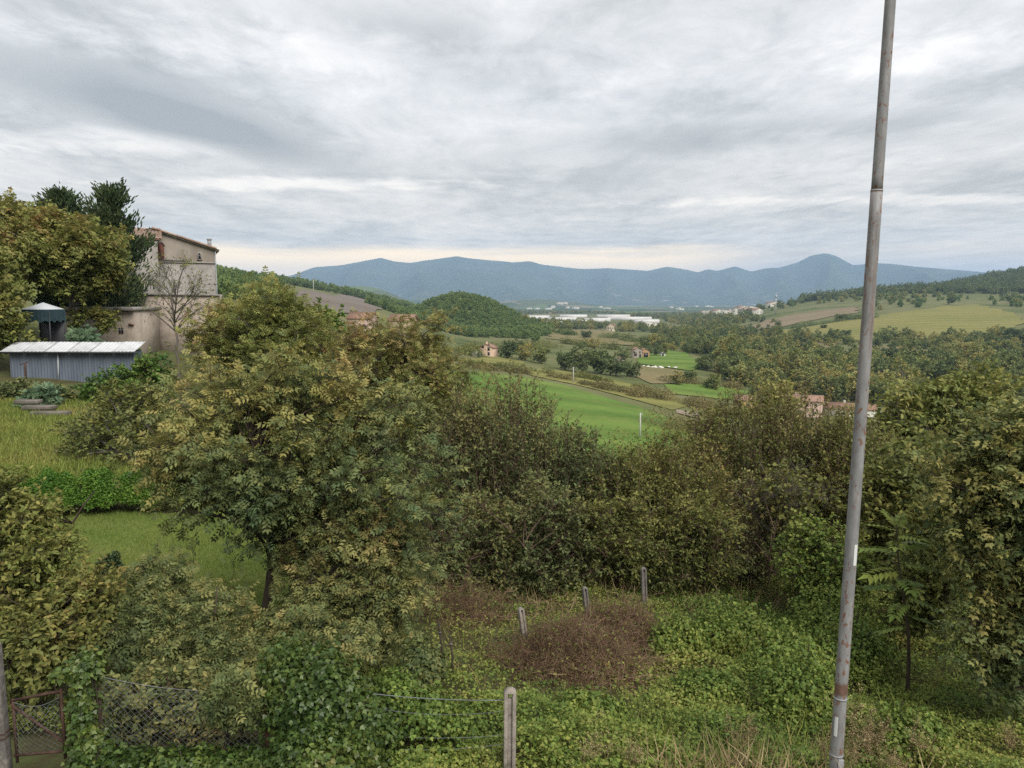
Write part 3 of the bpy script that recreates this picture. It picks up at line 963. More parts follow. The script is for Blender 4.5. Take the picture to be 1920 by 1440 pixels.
MAT['roof_tile'] = noise_mat('roof_tile', [(0.3, (0.17, 0.10, 0.070)), (0.5, (0.26, 0.155, 0.11)), (0.7, (0.35, 0.23, 0.17))], 2.2, objrand=0.15)
MAT['roof_tile_old'] = noise_mat('roof_tile_old', [(0.3, (0.17, 0.11, 0.08)), (0.5, (0.29, 0.19, 0.14)), (0.7, (0.40, 0.31, 0.24))], 4.0, objrand=0.35)
MAT['window_dark'] = plain('window_dark', (0.02, 0.022, 0.025), 0.15, 0.5)
MAT['window_frame'] = plain('window_frame', (0.12, 0.08, 0.05), 0.6)
MAT['grey_metal'] = noise_mat('grey_metal', [(0.3, (0.32, 0.33, 0.35)), (0.7, (0.46, 0.47, 0.49))], 1.0, rough=0.5)
MAT['greenhouse'] = noise_mat('greenhouse', [(0.3, (0.42, 0.41, 0.39)), (0.7, (0.58, 0.56, 0.53))], 0.05, rough=0.4, objrand=0.2)


def gable_house(name, label, loc, w, d, hh, rh, rz, wall='plaster_peach', roof='roof_tile', wins=(), group=None, chimney=None, hip=False, cat='house', over=0.35):
    """walls with gables facing +-y (ridge along y when along='y'); windows (face, x, z, w, h): faces f(-y) b r(+x) l(-x)"""
    root = thing(name, label, cat, loc, rz, group)
    m = MB()
    x, y = w / 2, d / 2
    m.add([(-x, -y, -3), (x, -y, -3), (x, y, -3), (-x, y, -3), (-x, -y, hh), (x, -y, hh), (x, y, hh), (-x, y, hh), (0, -y, hh + rh), (0, y, hh + rh)],
          [(0, 1, 5, 8, 4), (2, 3, 7, 9, 6), (1, 2, 6, 5), (3, 0, 4, 7)])
    m.build('wall', MAT[wall], root)
    m = MB()
    sl = math.atan2(rh, x)
    ln = math.hypot(x, rh) + over
    for s in (-1, 1):
        cx, cz = s * (x + over * math.cos(sl)) / 2, hh + rh / 2 - over * math.sin(sl) / 2
        m.box((cx, 0, cz + 0.12), (ln, d + 2 * over, 0.16), ry=s * sl)
    ro = m.build('roof', MAT[roof], root)
    for (f, a, zz, ww, wh) in wins:
        p, s = {'f': ((a, -y, zz), (ww, 0.10, wh)), 'b': ((a, y, zz), (ww, 0.10, wh)), 'r': ((x, a, zz), (0.10, ww, wh)), 'l': ((-x, a, zz), (0.10, ww, wh))}[f]
        wn = MB().box((0, 0, 0), s).build('window', MAT['window_dark'], root, p)
        t = [v * 1.25 if v > 0.11 else 0.06 for v in s]
        MB().box((0, 0, 0), t).build('frame', MAT['window_frame'], wn)
    if chimney:
        MB().box((0, 0, 0), (0.7, 0.7, 1.6)).box((0, 0, 0.86), (0.9, 0.9, 0.14)).build('chimney', MAT[wall], ro, chimney)
    return root


def sink(p):
    return np.array([p[0], p[1], hz(p[0], p[1])])


# peach farmhouse at the foot of the wooded knoll
p = ground_at(916, 667)
gable_house('farmhouse', 'peach farmhouse with red roof at the foot of the wooded knoll', p, M_(30, p[1]), M_(26, p[1]), M_(15, p[1]), M_(7, p[1]), R(-18), 'plaster_peach', 'roof_tile',
            [('f', -1.6, 4.2, 0.9, 1.2), ('f', 1.2, 3.2, 0.9, 1.3), ('f', 1.2, 1.1, 0.9, 1.3), ('f', 1.3, 5.0, 0.6, 0.7), ('l', -1.0, 3.0, 0.8, 1.1), ('l', 1.2, 3.0, 0.8, 1.1)], chimney=(-1.2, 1.0, 5.4))
p2 = ground_at(893, 668)
gable_house('outbuilding', 'low grey outbuilding beside the peach farmhouse', p2, M_(16, p2[1]), M_(14, p2[1]), M_(5, p2[1]), M_(3, p2[1]), R(20), 'plaster_white', 'grey_metal', [('f', 0, 0.7, 0.7, 0.8)], cat='outbuilding')
# stone farmhouse by the small green field
p = ground_at(1193, 671)
k = p[1] / FPX
gable_house('stone_farmhouse', 'grey stone farmhouse beside the small bright green field', p, 18 * k, 15 * k, 15 * k, 4.5 * k, R(8), 'rubble_stone', 'roof_tile',
            [('f', -2.0, 3.4, 0.7, 1.0), ('f', -1.2, 2.2, 1.2, 1.6), ('f', 1.4, 3.4, 0.7, 0.9), ('f', 1.6, 1.2, 0.9, 1.9)])
p = p + np.array([15 * k, 1.5, 0])
gable_house('stone_barn', 'orange plastered barn adjoining the grey stone farmhouse', sink(p), 17 * k, 14 * k, 13 * k, 4 * k, R(8), 'stone_orange', 'roof_tile', [('f', 0.6, 1.4, 2.2, 2.6), ('f', -1.6, 3.0, 0.6, 0.8)], cat='barn')
p = ground_at(1242, 668)
gable_house('shed_building', 'small pale shed behind the small bright green field', p, 10 * k, 8 * k, 5 * k, 2 * k, R(5), 'plaster_white', 'grey_metal', [('f', 0, 0.9, 1.0, 1.4)], cat='shed')
p = ground_at(1165, 677)
gable_house('tool_shed', 'low tiled shed among the dark trees near the stone farmhouse', p, 14 * k, 10 * k, 5 * k, 3 * k, R(-10), 'rubble_stone', 'roof_tile', [('f', 0, 0.9, 0.8, 1.0)], cat='shed')
# small cream house on the dry slope
p = ground_at(1147, 621)
k = p[1] / FPX
gable_house('hill_house', 'small cream house alone on the dry grassy slope', p, 18 * k, 14 * k, 9 * k, 5 * k, R(-25), 'plaster_cream', 'roof_tile', [('f', -3, 4, 1.1, 1.4), ('f', 0, 4, 1.1, 1.4), ('f', 3, 4, 1.1, 1.4), ('f', 1, 1.4, 1.2, 1.8)])
# long farm buildings behind the thicket
Y = 262.0
k = Y / FPX


def placed(px, py_ridge, Y, rise):
    q = at(px, py_ridge, Y)
    q[2] -= rise
    return q


gable_house('long_farmhouse', 'two-storey farmhouse with tiled roof and small dark windows beyond the thicket', placed(1510, 741, Y, 7.4), 8.0, 62 * k, 5.8, 1.6, R(68), 'plaster_pink', 'roof_tile',
            [('l', -3.5, 4.6, 0.75, 0.95), ('l', -0.8, 4.6, 0.75, 0.95), ('l', 2.6, 4.6, 0.75, 0.95), ('l', -3.0, 1.8, 0.75, 1.1), ('l', 1.2, 1.8, 0.75, 1.1)], chimney=(0.4, 3.0, 7.3))
gable_house('long_barn', 'long white barn with red tiled roof running down behind the lamp post', placed(1592, 756, Y + 4, 6.0), 7.6, 92 * k, 4.4, 1.6, R(66), 'plaster_white', 'roof_tile',
            [('l', -5.0, 3.0, 0.75, 0.9), ('l', -1.0, 3.0, 0.75, 0.9), ('l', 3.5, 3.0, 0.75, 0.9)], chimney=(0.3, 1.5, 6.0), cat='barn')
gable_house('ochre_farmhouse', 'ochre farmhouse with red roof half hidden by the thicket', placed(1398, 741, Y + 8, 6.6), 7.5, 36 * k, 5.2, 1.4, R(70), 'plaster_ochre', 'roof_tile',
            [('l', -1.5, 3.6, 0.8, 1.0), ('l', 1.5, 3.6, 0.8, 1.0)])
# roofs on the ridge between the trees
for px, py, ww, lb in ((680, 586, 34, 'house with orange roof below the ploughed hill'), (756, 590, 34, 'house with orange roof near the wooded knoll, above the russet tree')):
    Y2 = 215.0
    q = at(px, py, Y2)
    g0 = hz(q[0], q[1])
    hh_ = q[2] - g0 - 1.6
    q[2] = g0
    gable_house('village_house', lb, q, 7.5, 6.5, hh_, 1.6, R(84), 'plaster_pink', 'roof_tile', [('l', -1.6, 2.8, 0.8, 1.0), ('l', 1.6, 2.8, 0.8, 1.0), ('l', -1.6, 5.6, 0.8, 1.0), ('l', 1.6, 5.6, 0.8, 1.0)])

# greenhouses on the plain: long low glazed sheds
GH = [(1000, 597, 60, 9), (1055, 601, 50, 8), (1120, 603, 46, 8), (1180, 600, 80, 9), (1212, 606, 44, 6), (1150, 595, 60, 7), (1090, 607, 40, 7), (1075, 595, 50, 8), (1040, 611, 30, 6)]
for i, (px, py, wpx, dpx) in enumerate(GH):
    p = ground_at(px, py)
    W_ = M_(wpx, p[1])
    D_ = 26.0
    root = thing('greenhouse', 'long white greenhouse in the row on the valley plain', 'greenhouse', p, R(-3 + 2 * (i % 3)), 'greenhouses on the plain')
    MB().box((0, 0, 1.5), (W_, D_, 7)).build('wall', MAT['greenhouse'], root)
    m = MB()
    nb = 5
    for b in range(nb):
        y0 = -D_ / 2 + (b + 0.5) * D_ / nb
        w2 = D_ / nb / 2
        m.add([(-W_ / 2 - .3, y0 - w2 + .1, 5.0), (W_ / 2 + .3, y0 - w2 + .1, 5.0), (W_ / 2 + .3, y0, 7.2), (-W_ / 2 - .3, y0, 7.2), (-W_ / 2 - .3, y0 + w2 - .1, 5.0), (W_ / 2 + .3, y0 + w2 - .1, 5.0)],
              [(0, 1, 2, 3), (3, 2, 5, 4), (0, 3, 4), (1, 5, 2)])
    m.build('roof', MAT['greenhouse'], root)
for i, (px, py, wpx, hpx) in enumerate([(1212, 612, 34, 9), (1255, 617, 26, 5)]):
    p = ground_at(px, py)
    kk = p[1] / FPX
    gable_house('warehouse', ['pale warehouse with a sawtooth front behind the dark valley wood', 'low white warehouse at the end of the dark valley wood'][i], p, wpx * kk, 20, hpx * kk * .7, hpx * kk * .3, R(10), 'plaster_white', 'greenhouse',
                [('f', -6, 3, 2, 2), ('f', 0, 3, 2, 2), ('f', 6, 3, 2, 2)], cat='warehouse')
# town houses far down the valley
rng = np.random.default_rng(44)
TOWN = [(1318, 586), (1332, 584), (1343, 588), (1352, 583), (1362, 587), (1371, 583), (1380, 586), (1390, 582), (1399, 586), (1408, 584), (1327, 590), (1415, 588)]
th = None
for i, (px, py) in enumerate(TOWN):
    p = ground_at(px, py + 3)
    w_, d_ = rng.uniform(12, 24), rng.uniform(12, 18)
    lb = 'pale house of the small town across the valley plain'
    if th is None:
        th = gable_house('town_house', lb, p, 18, 15, 8, 3, R(20), 'plaster_white', 'roof_tile', [('f', -4, 5, 1.6, 1.6), ('f', 4, 5, 1.6, 1.6)], 'houses of the far town')
    else:
        o = copy_thing(th, p, rng.uniform(-.6, .6), (rng.uniform(.8, 1.7), rng.uniform(.8, 1.4), rng.uniform(.8, 1.3)))
for i in range(34):
    px, py = rng.uniform(980, 1330), rng.uniform(569, 582)
    if i > 20:
        px, py = rng.uniform(1220, 1460), rng.uniform(568, 578)
    p = ground_at(px, py)
    o = copy_thing(th, p, rng.uniform(-.6, .6), (rng.uniform(.9, 2.4), rng.uniform(.8, 1.6), rng.uniform(.7, 1.2)), 'tiny pale house scattered on the hazy plain below the mountains', 'scattered houses on the plain')

# ------------------------------------------------------------------ far trees
V0 = []


def far_tree(label, seed, H, Wd, leaf, n_cl=26, tall=1.0):
    ells = [((0, 0, H * 0.56), (Wd / 2, Wd / 2, H * 0.42)), ((Wd * .18, -Wd * .1, H * .42), (Wd * .36, Wd * .36, H * .28)), ((-Wd * .2, Wd * .05, H * .45), (Wd * .32, Wd * .36, H * .26))]
    return ells


def far_variant(name, label, loc, seed, H, Wd, leaf, n_cl=30, twigs=11, lpt=7, size=(0.40, 0.75), group=None, bark='bark_grey', tpl='dense'):
    ells = far_tree(label, seed, H, Wd, leaf)
    ells = [(np.asarray(c) + np.asarray(loc), r) for c, r in ells]
    return make_tree(name, label, 'tree', loc, ells, seed, n_cl, Wd * 0.16, twigs, lpt, tpl, size, leaf, bark, trunk_r=H * 0.022, up=0.2, droop=0.2, group=group, twig_r=0.012, flat=0.35, shell=2.6, toplight=0.15, jitter=0.08, outn=0.8)


rng = np.random.default_rng(77)
WL = 'round broadleaf tree in the dense wood along the valley stream'
WG = 'trees of the stream wood'
VAR = []
first = [(1330, 668), (1400, 690), (1500, 716), (1600, 720), (1700, 700), (1450, 700), (1350, 700)]
specs = [(11, 10, 'valley_leaf'), (12, 9, 'valley_dark_leaf'), (10, 11, 'valley_leaf'), (13, 9, 'valley_leaf'), (9, 9, 'valley_dark_leaf'), (12, 12, 'valley_leaf'), (8, 9, 'valley_leaf')]
for i, ((px, py), (H, Wd, lf)) in enumerate(zip(first, specs)):
    p = ground_at(px, py)
    VAR.append(far_variant('valley_tree', WL, p, 300 + i, H, Wd, lf, group=WG))


def inpoly(px, py, poly):
    c = False
    n = len(poly)
    for i in range(n):
        x1, y1 = poly[i]
        x2, y2 = poly[(i + 1) % n]
        if (y1 > py) != (y2 > py) and px < (x2 - x1) * (py - y1) / (y2 - y1) + x1:
            c = not c
    return c


def world_points(px_poly, spacing, rng, nmax=4000):
    """evenly scattered ground points inside an outline given by where its corners meet the ground"""
    P = [tuple(ground_at(a, b)[:2]) for a, b in px_poly]
    xs, ys = [q[0] for q in P], [q[1] for q in P]
    out = []
    cell = spacing
    for yy in np.arange(min(ys), max(ys), cell * 0.87):
        for xx in np.arange(min(xs), max(xs), cell):
            q = (xx + rng.uniform(-.42, .42) * cell, yy + rng.uniform(-.42, .42) * cell)
            if inpoly(q[0], q[1], P):
                out.append(q)
    rng.shuffle(out)
    out = np.array(out[:nmax])
    return np.column_stack([out, h(out[:, 0], out[:, 1])])


WOOD = [(1300, 660), (1330, 648), (1370, 652), (1420, 668), (1520, 680), (1640, 684), (1780, 670), (1930, 664), (1990, 700), (1990, 742), (1750, 760), (1600, 762), (1470, 742), (1400, 724), (1330, 722), (1310, 706), (1322, 690)]
pts = world_points(WOOD, 15.5, rng, 265)
for q in pts:
    s = rng.uniform(0.85, 1.5)
    copy_thing(VAR[rng.integers(len(VAR))], q - np.array([0, 0, 0.3]), rng.uniform(0, 6.28), (s * rng.uniform(1.0, 1.3), s * rng.uniform(1.0, 1.3), s))
WOODLEFT = len(pts)

# single trees and small groups one can pick out
SINGLES = [
    # px, py(foot), height px, width px, variant, label
    (952, 672, 38, 40, 4, 'dark round tree beside the peach farmhouse'),
    (968, 664, 30, 34, 1, 'dark tree behind the peach farmhouse on the knoll side'),
    (899, 672, 17, 10, 1, 'small dark conifer in front of the peach farmhouse'),
    (985, 676, 34, 40, 2, 'yellowing tree beside the pale meadow'),
    (1012, 682, 36, 42, 2, 'broad yellow-green tree at the end of the pale meadow'),
    (1060, 694, 40, 34, 4, 'dark tree at the end of the dark clump by the telephone pole'),
    (1092, 700, 54, 56, 1, 'tall dark tree in the clump by the telephone pole'),
    (1125, 702, 52, 60, 4, 'broad dark tree in the clump by the telephone pole'),
    (1155, 706, 44, 50, 1, 'dark tree closing the clump by the telephone pole'),
    (1186, 708, 34, 36, 4, 'low dark tree in the meadow corner by the clump'),
    (1168, 676, 26, 26, 1, 'dark tree standing before the low tiled shed'),
    (1228, 668, 26, 26, 1, 'grey-green tree at the end of the orange barn'),
    (1245, 663, 24, 24, 0, 'grey-green tree above the small bright green field'),
    (1115, 655, 22, 26, 2, 'pale rounded tree on the dry slope above the dark clump'),
    (1100, 634, 16, 22, 4, 'dark bush tree in the middle of the dry grassy slope'),
    (1052, 626, 12, 12, 4, 'small dark tree by the hedge on the dry grassy slope'),
    (1065, 627, 13, 12, 1, 'round dark tree ending the hedge on the dry grassy slope'),
    (1270, 722, 28, 30, 3, 'bare-looking tree at the edge of the tan meadow'),
    (1290, 716, 24, 32, 4, 'dark low tree beside the tan meadow'),
    (1335, 730, 30, 36, 6, 'russet tree above the dirt track'),
    (1424, 748, 40, 50, 5, 'yellow-green tree over the ochre farmhouse roof'),
    (1490, 745, 30, 60, 2, 'rounded yellowing tree behind the two-storey farmhouse'),
    (1458, 612, 12, 13, 1, 'lone dark tree on the tan stubble field'),
    (1440, 614, 6, 7, 4, 'tiny tree by the lone dark tree on the stubble field'),
    (1422, 615, 9, 10, 0, 'small tree at the stubble field corner'),
    (1575, 602, 14, 24, 4, 'round dark tree at the top edge of the olive-green field'),
    (1545, 616, 8, 15, 4, 'small bush tree inside the olive-green field'),
    (1570, 634, 14, 22, 1, 'dark tree pair on the lower olive-green field'),
    (1586, 630, 12, 18, 4, 'dark tree above the pair on the lower olive-green field'),
    (1666, 636, 22, 32, 1, 'round dark tree at the foot of the olive-green field'),
    (1700, 638, 20, 34, 5, 'pale tree at the foot of the olive-green field'),
    (1645, 652, 20, 20, 4, 'dark tree beside the strip of tan stubble'),
    (1835, 640, 16, 34, 1, 'wide dark tree on the lower edge of the olive-green slope'),
    (1910, 646, 30, 50, 4, 'dark tree at the olive-green slope end'),
    (1112, 612, 14, 18, 0, 'tall tree standing before the greenhouses'),
    (1080, 608, 9, 8, 1, 'small dark tree in front of the greenhouses'),
]
for (px, py, hp, wp, vi, lb) in SINGLES:
    p = ground_at(px, py)
    k = math.hypot(p[0], p[1]) / FPX
    sh = hp * k / specs[vi][0]
    sw = wp * k / specs[vi][1]
    copy_thing(VAR[vi], p - np.array([0, 0, 0.2]), rng.uniform(0, 6.28), (sw, sw, sh), lb, 'single trees in the valley')


# woods that read as one mass
def forest(name, label, pts, scales, sources, cat='wood'):
    n = len(pts)
    me = bpy.data.meshes.new(name)
    me.vertices.add(n)
    me.vertices.foreach_set('co', np.asarray(pts, dtype=np.float32).ravel())
    for nm, ty, val in (('sc', 'FLOAT', scales), ('rot', 'FLOAT', rng.uniform(0, 6.28, n)), ('vi', 'INT', rng.integers(0, len(sources), n))):
        a = me.attributes.new(nm, ty, 'POINT')
        a.data.foreach_set('value', np.asarray(val, dtype=np.float32 if ty == 'FLOAT' else np.int32))
    o = obj(name, me)
    tag(o, label, cat, kind='stuff')
    g = bpy.data.node_groups.new(name, 'GeometryNodeTree')
    g.interface.new_socket('Geometry', in_out='INPUT', socket_type='NodeSocketGeometry')
    g.interface.new_socket('Geometry', in_out='OUTPUT', socket_type='NodeSocketGeometry')
    t = NT(g)
    gi, go = t.n('NodeGroupInput'), t.n('NodeGroupOutput')
    jn = t.n('GeometryNodeJoinGeometry')
    for s in sources:
        oi = t.n('GeometryNodeObjectInfo')
        oi.inputs['Object'].default_value = s
        oi.inputs['As Instance'].default_value = True
        g.links.new(oi.outputs['Geometry'], jn.inputs[0])

    def named(nm, ty):
        nd = t.n('GeometryNodeInputNamedAttribute', data_type=ty)
        nd.inputs['Name'].default_value = nm
        return nd.outputs['Attribute']
    ip = t.n('GeometryNodeInstanceOnPoints')
    g.links.new(gi.outputs[0], ip.inputs['Points'])
    g.links.new(jn.outputs[0], ip.inputs['Instance'])
    ip.inputs['Pick Instance'].default_value = True
    g.links.new(named('vi', 'INT'), ip.inputs['Instance Index'])
    cx = t.n('ShaderNodeCombineXYZ')
    g.links.new(named('rot', 'FLOAT'), cx.inputs[2])
    er = t.n('FunctionNodeEulerToRotation')
    g.links.new(cx.outputs[0], er.inputs[0])
    g.links.new(er.outputs[0], ip.inputs['Rotation'])
    g.links.new(named('sc', 'FLOAT'), ip.inputs['Scale'])
    g.links.new(ip.outputs[0], go.inputs[0])
    md = o.modifiers.new('scatter', 'NODES')
    md.node_group = g
    return o


# one green forest oak as model for the knoll's wood
ko = ground_at(1006, 646)
oak = [far_variant('forest_tree', 'green oak at the lower corner of the wooded knoll', ko, 351, 8.0, 8.0, 'forest_leaf', 22, 10, 6)]
kb = ground_at(985, 640)
oak.append(far_variant('forest_tree', 'taller green oak above the yellowing trees on the knoll side', kb, 352, 9.0, 7.5, 'forest_leaf', 22, 10, 6))
CR = [[c for c in o.children if c.name.startswith('crown')][0] for o in oak]
CV = [[c for c in o.children if c.name.startswith('crown')][0] for o in VAR]
# knoll
n = 2300
a = rng.uniform(0, 6.283, n)
rr = np.sqrt(rng.random(n))
X = KNOLL[0] + np.cos(a) * rr * np.where(np.cos(a) < 0, 84, 86)
Yk = KNOLL[1] + np.sin(a) * rr * 170 - 25
kp = np.column_stack([X, Yk, h(X, Yk) - 1.0])
forest('forest', 'dense green wood covering the rounded knoll', kp, rng.uniform(0.55, 1.0, n), CR)
# left ridge behind the ploughed field
pts = []
for i in range(1500):
    an = math.atan((rng.uniform(330, 800) - 960) / FPX)
    r_ = rng.uniform(930, 1500)
    pts.append((r_ * math.sin(an), r_ * math.cos(an)))
pts = np.array(pts)
forest('forest', 'dark wooded ridge behind the ploughed hill', np.column_stack([pts, h(pts[:, 0], pts[:, 1]) - 1]), rng.uniform(0.8, 1.4, len(pts)), CR)
pts = []
for i in range(500):
    an = math.atan((rng.uniform(250, 530) - 960) / FPX)
    r_ = rng.uniform(260, 800)
    pts.append((r_ * math.sin(an), r_ * math.cos(an)))
pts = np.array(pts)
forest('forest', 'green wood on the hillside behind the old house', np.column_stack([pts, h(pts[:, 0], pts[:, 1]) - 1]), rng.uniform(0.6, 1.0, len(pts)), CR)
# hillside wood at the right and the far hill
w1 = world_points([(1380, 606), (1420, 590), (1500, 574), (1600, 568), (1640, 586), (1720, 580), (1830, 566), (1960, 590), (1960, 560), (1800, 556), (1650, 551), (1540, 556), (1470, 566)], 16, rng, 2600)
forest('forest', 'long wood along the valley side above the olive-green field', w1 - np.array([0, 0, 1]), rng.uniform(0.7, 1.35, len(w1)), CR + CV[:2])
pts = []
for i in range(2600):
    an = math.atan((rng.uniform(1500, 2050) - 960) / FPX)
    r_ = rng.uniform(1500, 2900)
    pts.append((r_ * math.sin(an), r_ * math.cos(an)))
pts = np.array(pts)
forest('forest', 'dark wood on the high hill at the valley end', np.column_stack([pts, h(pts[:, 0], pts[:, 1]) - 1]), rng.uniform(0.9, 1.7, len(pts)), CV[1:2] + CV[4:5])
# dark woods across the plain
for poly, sp, lb in (([(1190, 652), (1240, 640), (1300, 640), (1420, 655), (1330, 650), (1300, 664), (1250, 656)], 12, 'dark wood bending round the small bright green field'),
                     ([(1150, 622), (1200, 622), (1300, 632), (1400, 640), (1480, 632), (1400, 622), (1330, 612), (1250, 622), (1180, 612)], 14, 'dark wood on the plain beyond the small cream house'),
                     ([(1150, 592), (1300, 590), (1420, 598), (1470, 608), (1300, 610), (1250, 604), (1240, 598)], 22, 'hazy belt of trees behind the greenhouses'),
                     ([(960, 590), (1100, 588), (1180, 590), (1150, 585), (960, 584)], 40, 'far belt of trees under the mountains'),
                     ([(1400, 640), (1480, 655), (1640, 668), (1640, 676), (1520, 678), (1420, 664)], 13, 'hazy wood between the stream trees and the tan stubble'),
                     ([(1640, 640), (1750, 634), (1930, 630), (1960, 655), (1800, 664), (1660, 662)], 14, 'mixed wood along the foot of the olive-green slope'),
                     ([(1500, 634), (1590, 642), (1590, 648), (1480, 642), (1440, 628)], 11, 'tree row between the olive-green field and the tan stubble'),
                     ([(985, 608), (1140, 616), (1140, 611), (985, 603)], 20, 'row of trees in front of the long greenhouses')):
    w = world_points(poly, sp, rng, 2200)
    forest('forest', lb, w - np.array([0, 0, .8]), rng.uniform(0.6, 1.15, len(w)), CV)


def hedgerow(name, label, px_path, width, height, n, leaf, seed, size=(0.25, 0.5), cat='hedgerow'):
    """an irregular field hedge following the ground"""
    rg = np.random.default_rng(seed)
    P = np.array([ground_at(a, b) for a, b in px_path])
    sl = np.concatenate([[0], np.cumsum(np.linalg.norm(np.diff(P, axis=0), axis=1))])
    nb = max(6, int(sl[-1] / (width * 0.45)))
    s = np.sort(rg.uniform(0, sl[-1], nb))
    bx = np.stack([np.interp(s, sl, P[:, k]) for k in (0, 1)], -1) + rg.normal(size=(nb, 2)) * width * 0.22
    bh = height * rg.uniform(0.45, 1.1, nb)
    bw = width * rg.uniform(0.35, 0.7, nb)
    k = rg.integers(0, nb, n)
    d = rand_dir(rg, n)
    d[:, 2] = np.abs(d[:, 2])
    rad = rg.random(n) ** 0.4
    X = bx[k, 0] + d[:, 0] * rad * bw[k]
    Yy = bx[k, 1] + d[:, 1] * rad * bw[k]
    Z = h(X, Yy) + d[:, 2] * rad * bh[k]
    lvb = rg.random(nb)[k] * 0.5
    V, F, fk = scatter_leaves('dense', np.stack([X, Yy, Z], -1), rand_dir(rg, n), norm(rand_dir(rg, n) + np.array([0, 0, .6])), rg.uniform(size[0], size[1], n))
    o = obj(name, mesh(name, V, F, MAT[leaf], attr={'lv': np.repeat(np.clip(lvb + rg.random(n) * .5, 0, 1), fk)}))
    return tag(o, label, cat)


hedgerow('hedgerow', 'brown hedgerow along the upper edge of the bright green sown field', [(868, 688), (930, 694), (1000, 702), (1060, 712), (1110, 724)], 5, 2.6, 9000, 'scrub_leaf', 1)
hedgerow('hedgerow', 'thick brown hedgerow between the sown field and the dirt track', [(1110, 726), (1180, 738), (1250, 752), (1310, 764), (1360, 776), (1410, 790)], 9, 4.2, 13000, 'scrub_leaf', 2)
hedgerow('hedgerow', 'olive hedgerow below the pale meadow', [(868, 684), (920, 690), (975, 694), (1030, 702)], 6, 3.0, 7000, 'olive_leaf', 3)
hedgerow('hedgerow', 'dark hedge on the dry grassy slope', [(1020, 621), (1040, 624), (1062, 628), (1080, 630)], 10, 6, 5000, 'valley_dark_leaf', 4, (0.6, 1.0))
hedgerow('hedgerow', 'scrubby hedge across the dry slope above the stone farmhouse', [(1060, 644), (1100, 650), (1150, 655), (1190, 656)], 10, 6, 6000, 'olive_leaf', 5, (0.4, 0.8))
hedgerow('hedgerow', 'dark hedge below the small cream house', [(1140, 634), (1180, 640), (1220, 645), (1260, 648)], 12, 7, 6000, 'valley_dark_leaf', 6, (0.5, 1.0))
hedgerow('hedgerow', 'scrub between the tan meadow and the green field by the wood', [(1245, 716), (1300, 718), (1350, 724), (1400, 732)], 7, 3.4, 5000, 'scrub_leaf', 7)
hedgerow('hedgerow', 'olive scrub beside the dark clump and telephone pole', [(1050, 704), (1110, 712), (1170, 722), (1215, 734)], 6, 2.6, 5000, 'olive_leaf', 8)
hedgerow('hedgerow', 'hedge dividing the tan stubble from the olive-green field', [(1440, 622), (1500, 614), (1560, 604), (1640, 596)], 16, 7, 5000, 'valley_dark_leaf', 9, (0.7, 1.3))
hedgerow('hedgerow', 'scrub at the foot of the wooded knoll above the peach farmhouse', [(850, 668), (900, 660), (960, 656), (1010, 652), (1040, 650)], 14, 6, 8000, 'olive_leaf', 10, (0.4, 0.8))

# telephone poles and the far mast
MAT['pole_grey'] = noise_mat('pole_grey', [(0.3, (0.38, 0.37, 0.35)), (0.7, (0.52, 0.51, 0.49))], 3)


def tele_pole(label, px, py_top, py_foot, w=0.14):
    p = ground_at(px, py_foot)
    t = at(px, py_top, p[1])
    H = t[2] - p[2]
    root = thing('telephone_pole', label, 'pole', p, 0, 'telephone poles in the fields')
    MB().tube([(0, 0, -0.5), (0, 0, H / 2), (0, 0, H)], [w, w * .85, w * .65], 8).build('post', MAT['pole_grey'], root)
    MB().box((0, 0, H - 0.35), (0.9, 0.08, 0.1)).build('crossarm', MAT['pole_grey'], root)
    for s in (-1, 1):
        MB().tube([(s * .38, 0, H - .32), (s * .38, 0, H - .12)], 0.04, 6).build('insulator', MAT['plaster_white'], root)
    return t


ta = tele_pole('pale pole standing in the middle of the bright green field', 1200, 774, 822, 0.20)
tb = tele_pole('pale pole at the field edge beside the dark tree clump', 1075, 688, 718, 0.20)
tc = tele_pole('thin pole standing on the ridge near the ploughed hill', 588, 524, 552, 0.24)
t1 = np.linspace(0, 1, 14)[:, None]
wire = ta * (1 - t1) + tb * t1 - np.array([0, 0, 2.2]) * (4 * t1 * (1 - t1)) - np.array([0, 0, 0.14])
tag(MB().tube(wire, 0.012, 4, caps=False).build('overhead_wire', MAT['window_dark']), 'thin sagging wire strung between the two field poles', 'wire')
p = ground_at(1454, 590)
q = at(1454, 553, p[1])
root = thing('radio_mast', 'tall thin mast rising from the wood before the mountains', 'mast', p)
Hm = q[2] - p[2]
MB().tube([(0, 0, -1), (0, 0, Hm)], [0.8, 0.45], 8).build('post', MAT['pole_grey'], root)
MB().box((0, 0, Hm - 2), (2.2, 2.2, 3.0)).build('antenna', MAT['pole_grey'], root)
MB().tube([(0, 0, Hm - 0.6), (0, 0, Hm + 3)], 0.15, 6).build('spike', MAT['pole_grey'], root)

# pale heap of cut stone on the tan meadow
p = ground_at(1233, 690)
rg = np.random.default_rng(9)
root = thing('stone_heap', 'low pale heap of rubble on the tan meadow', 'rubble heap', p)
for i in range(16):
    s = rg.uniform(0.5, 1.6)
    MB().box((0, 0, 0), (s * 1.6, s, s * .55), taper=0.7).build('stone', MAT['plaster_white'], root, (rg.normal() * 4.2, rg.normal() * 2.2, 0.3 + 0.3 * rg.random()), rot=(rg.normal() * .2, rg.normal() * .2, rg.uniform(0, 3)))

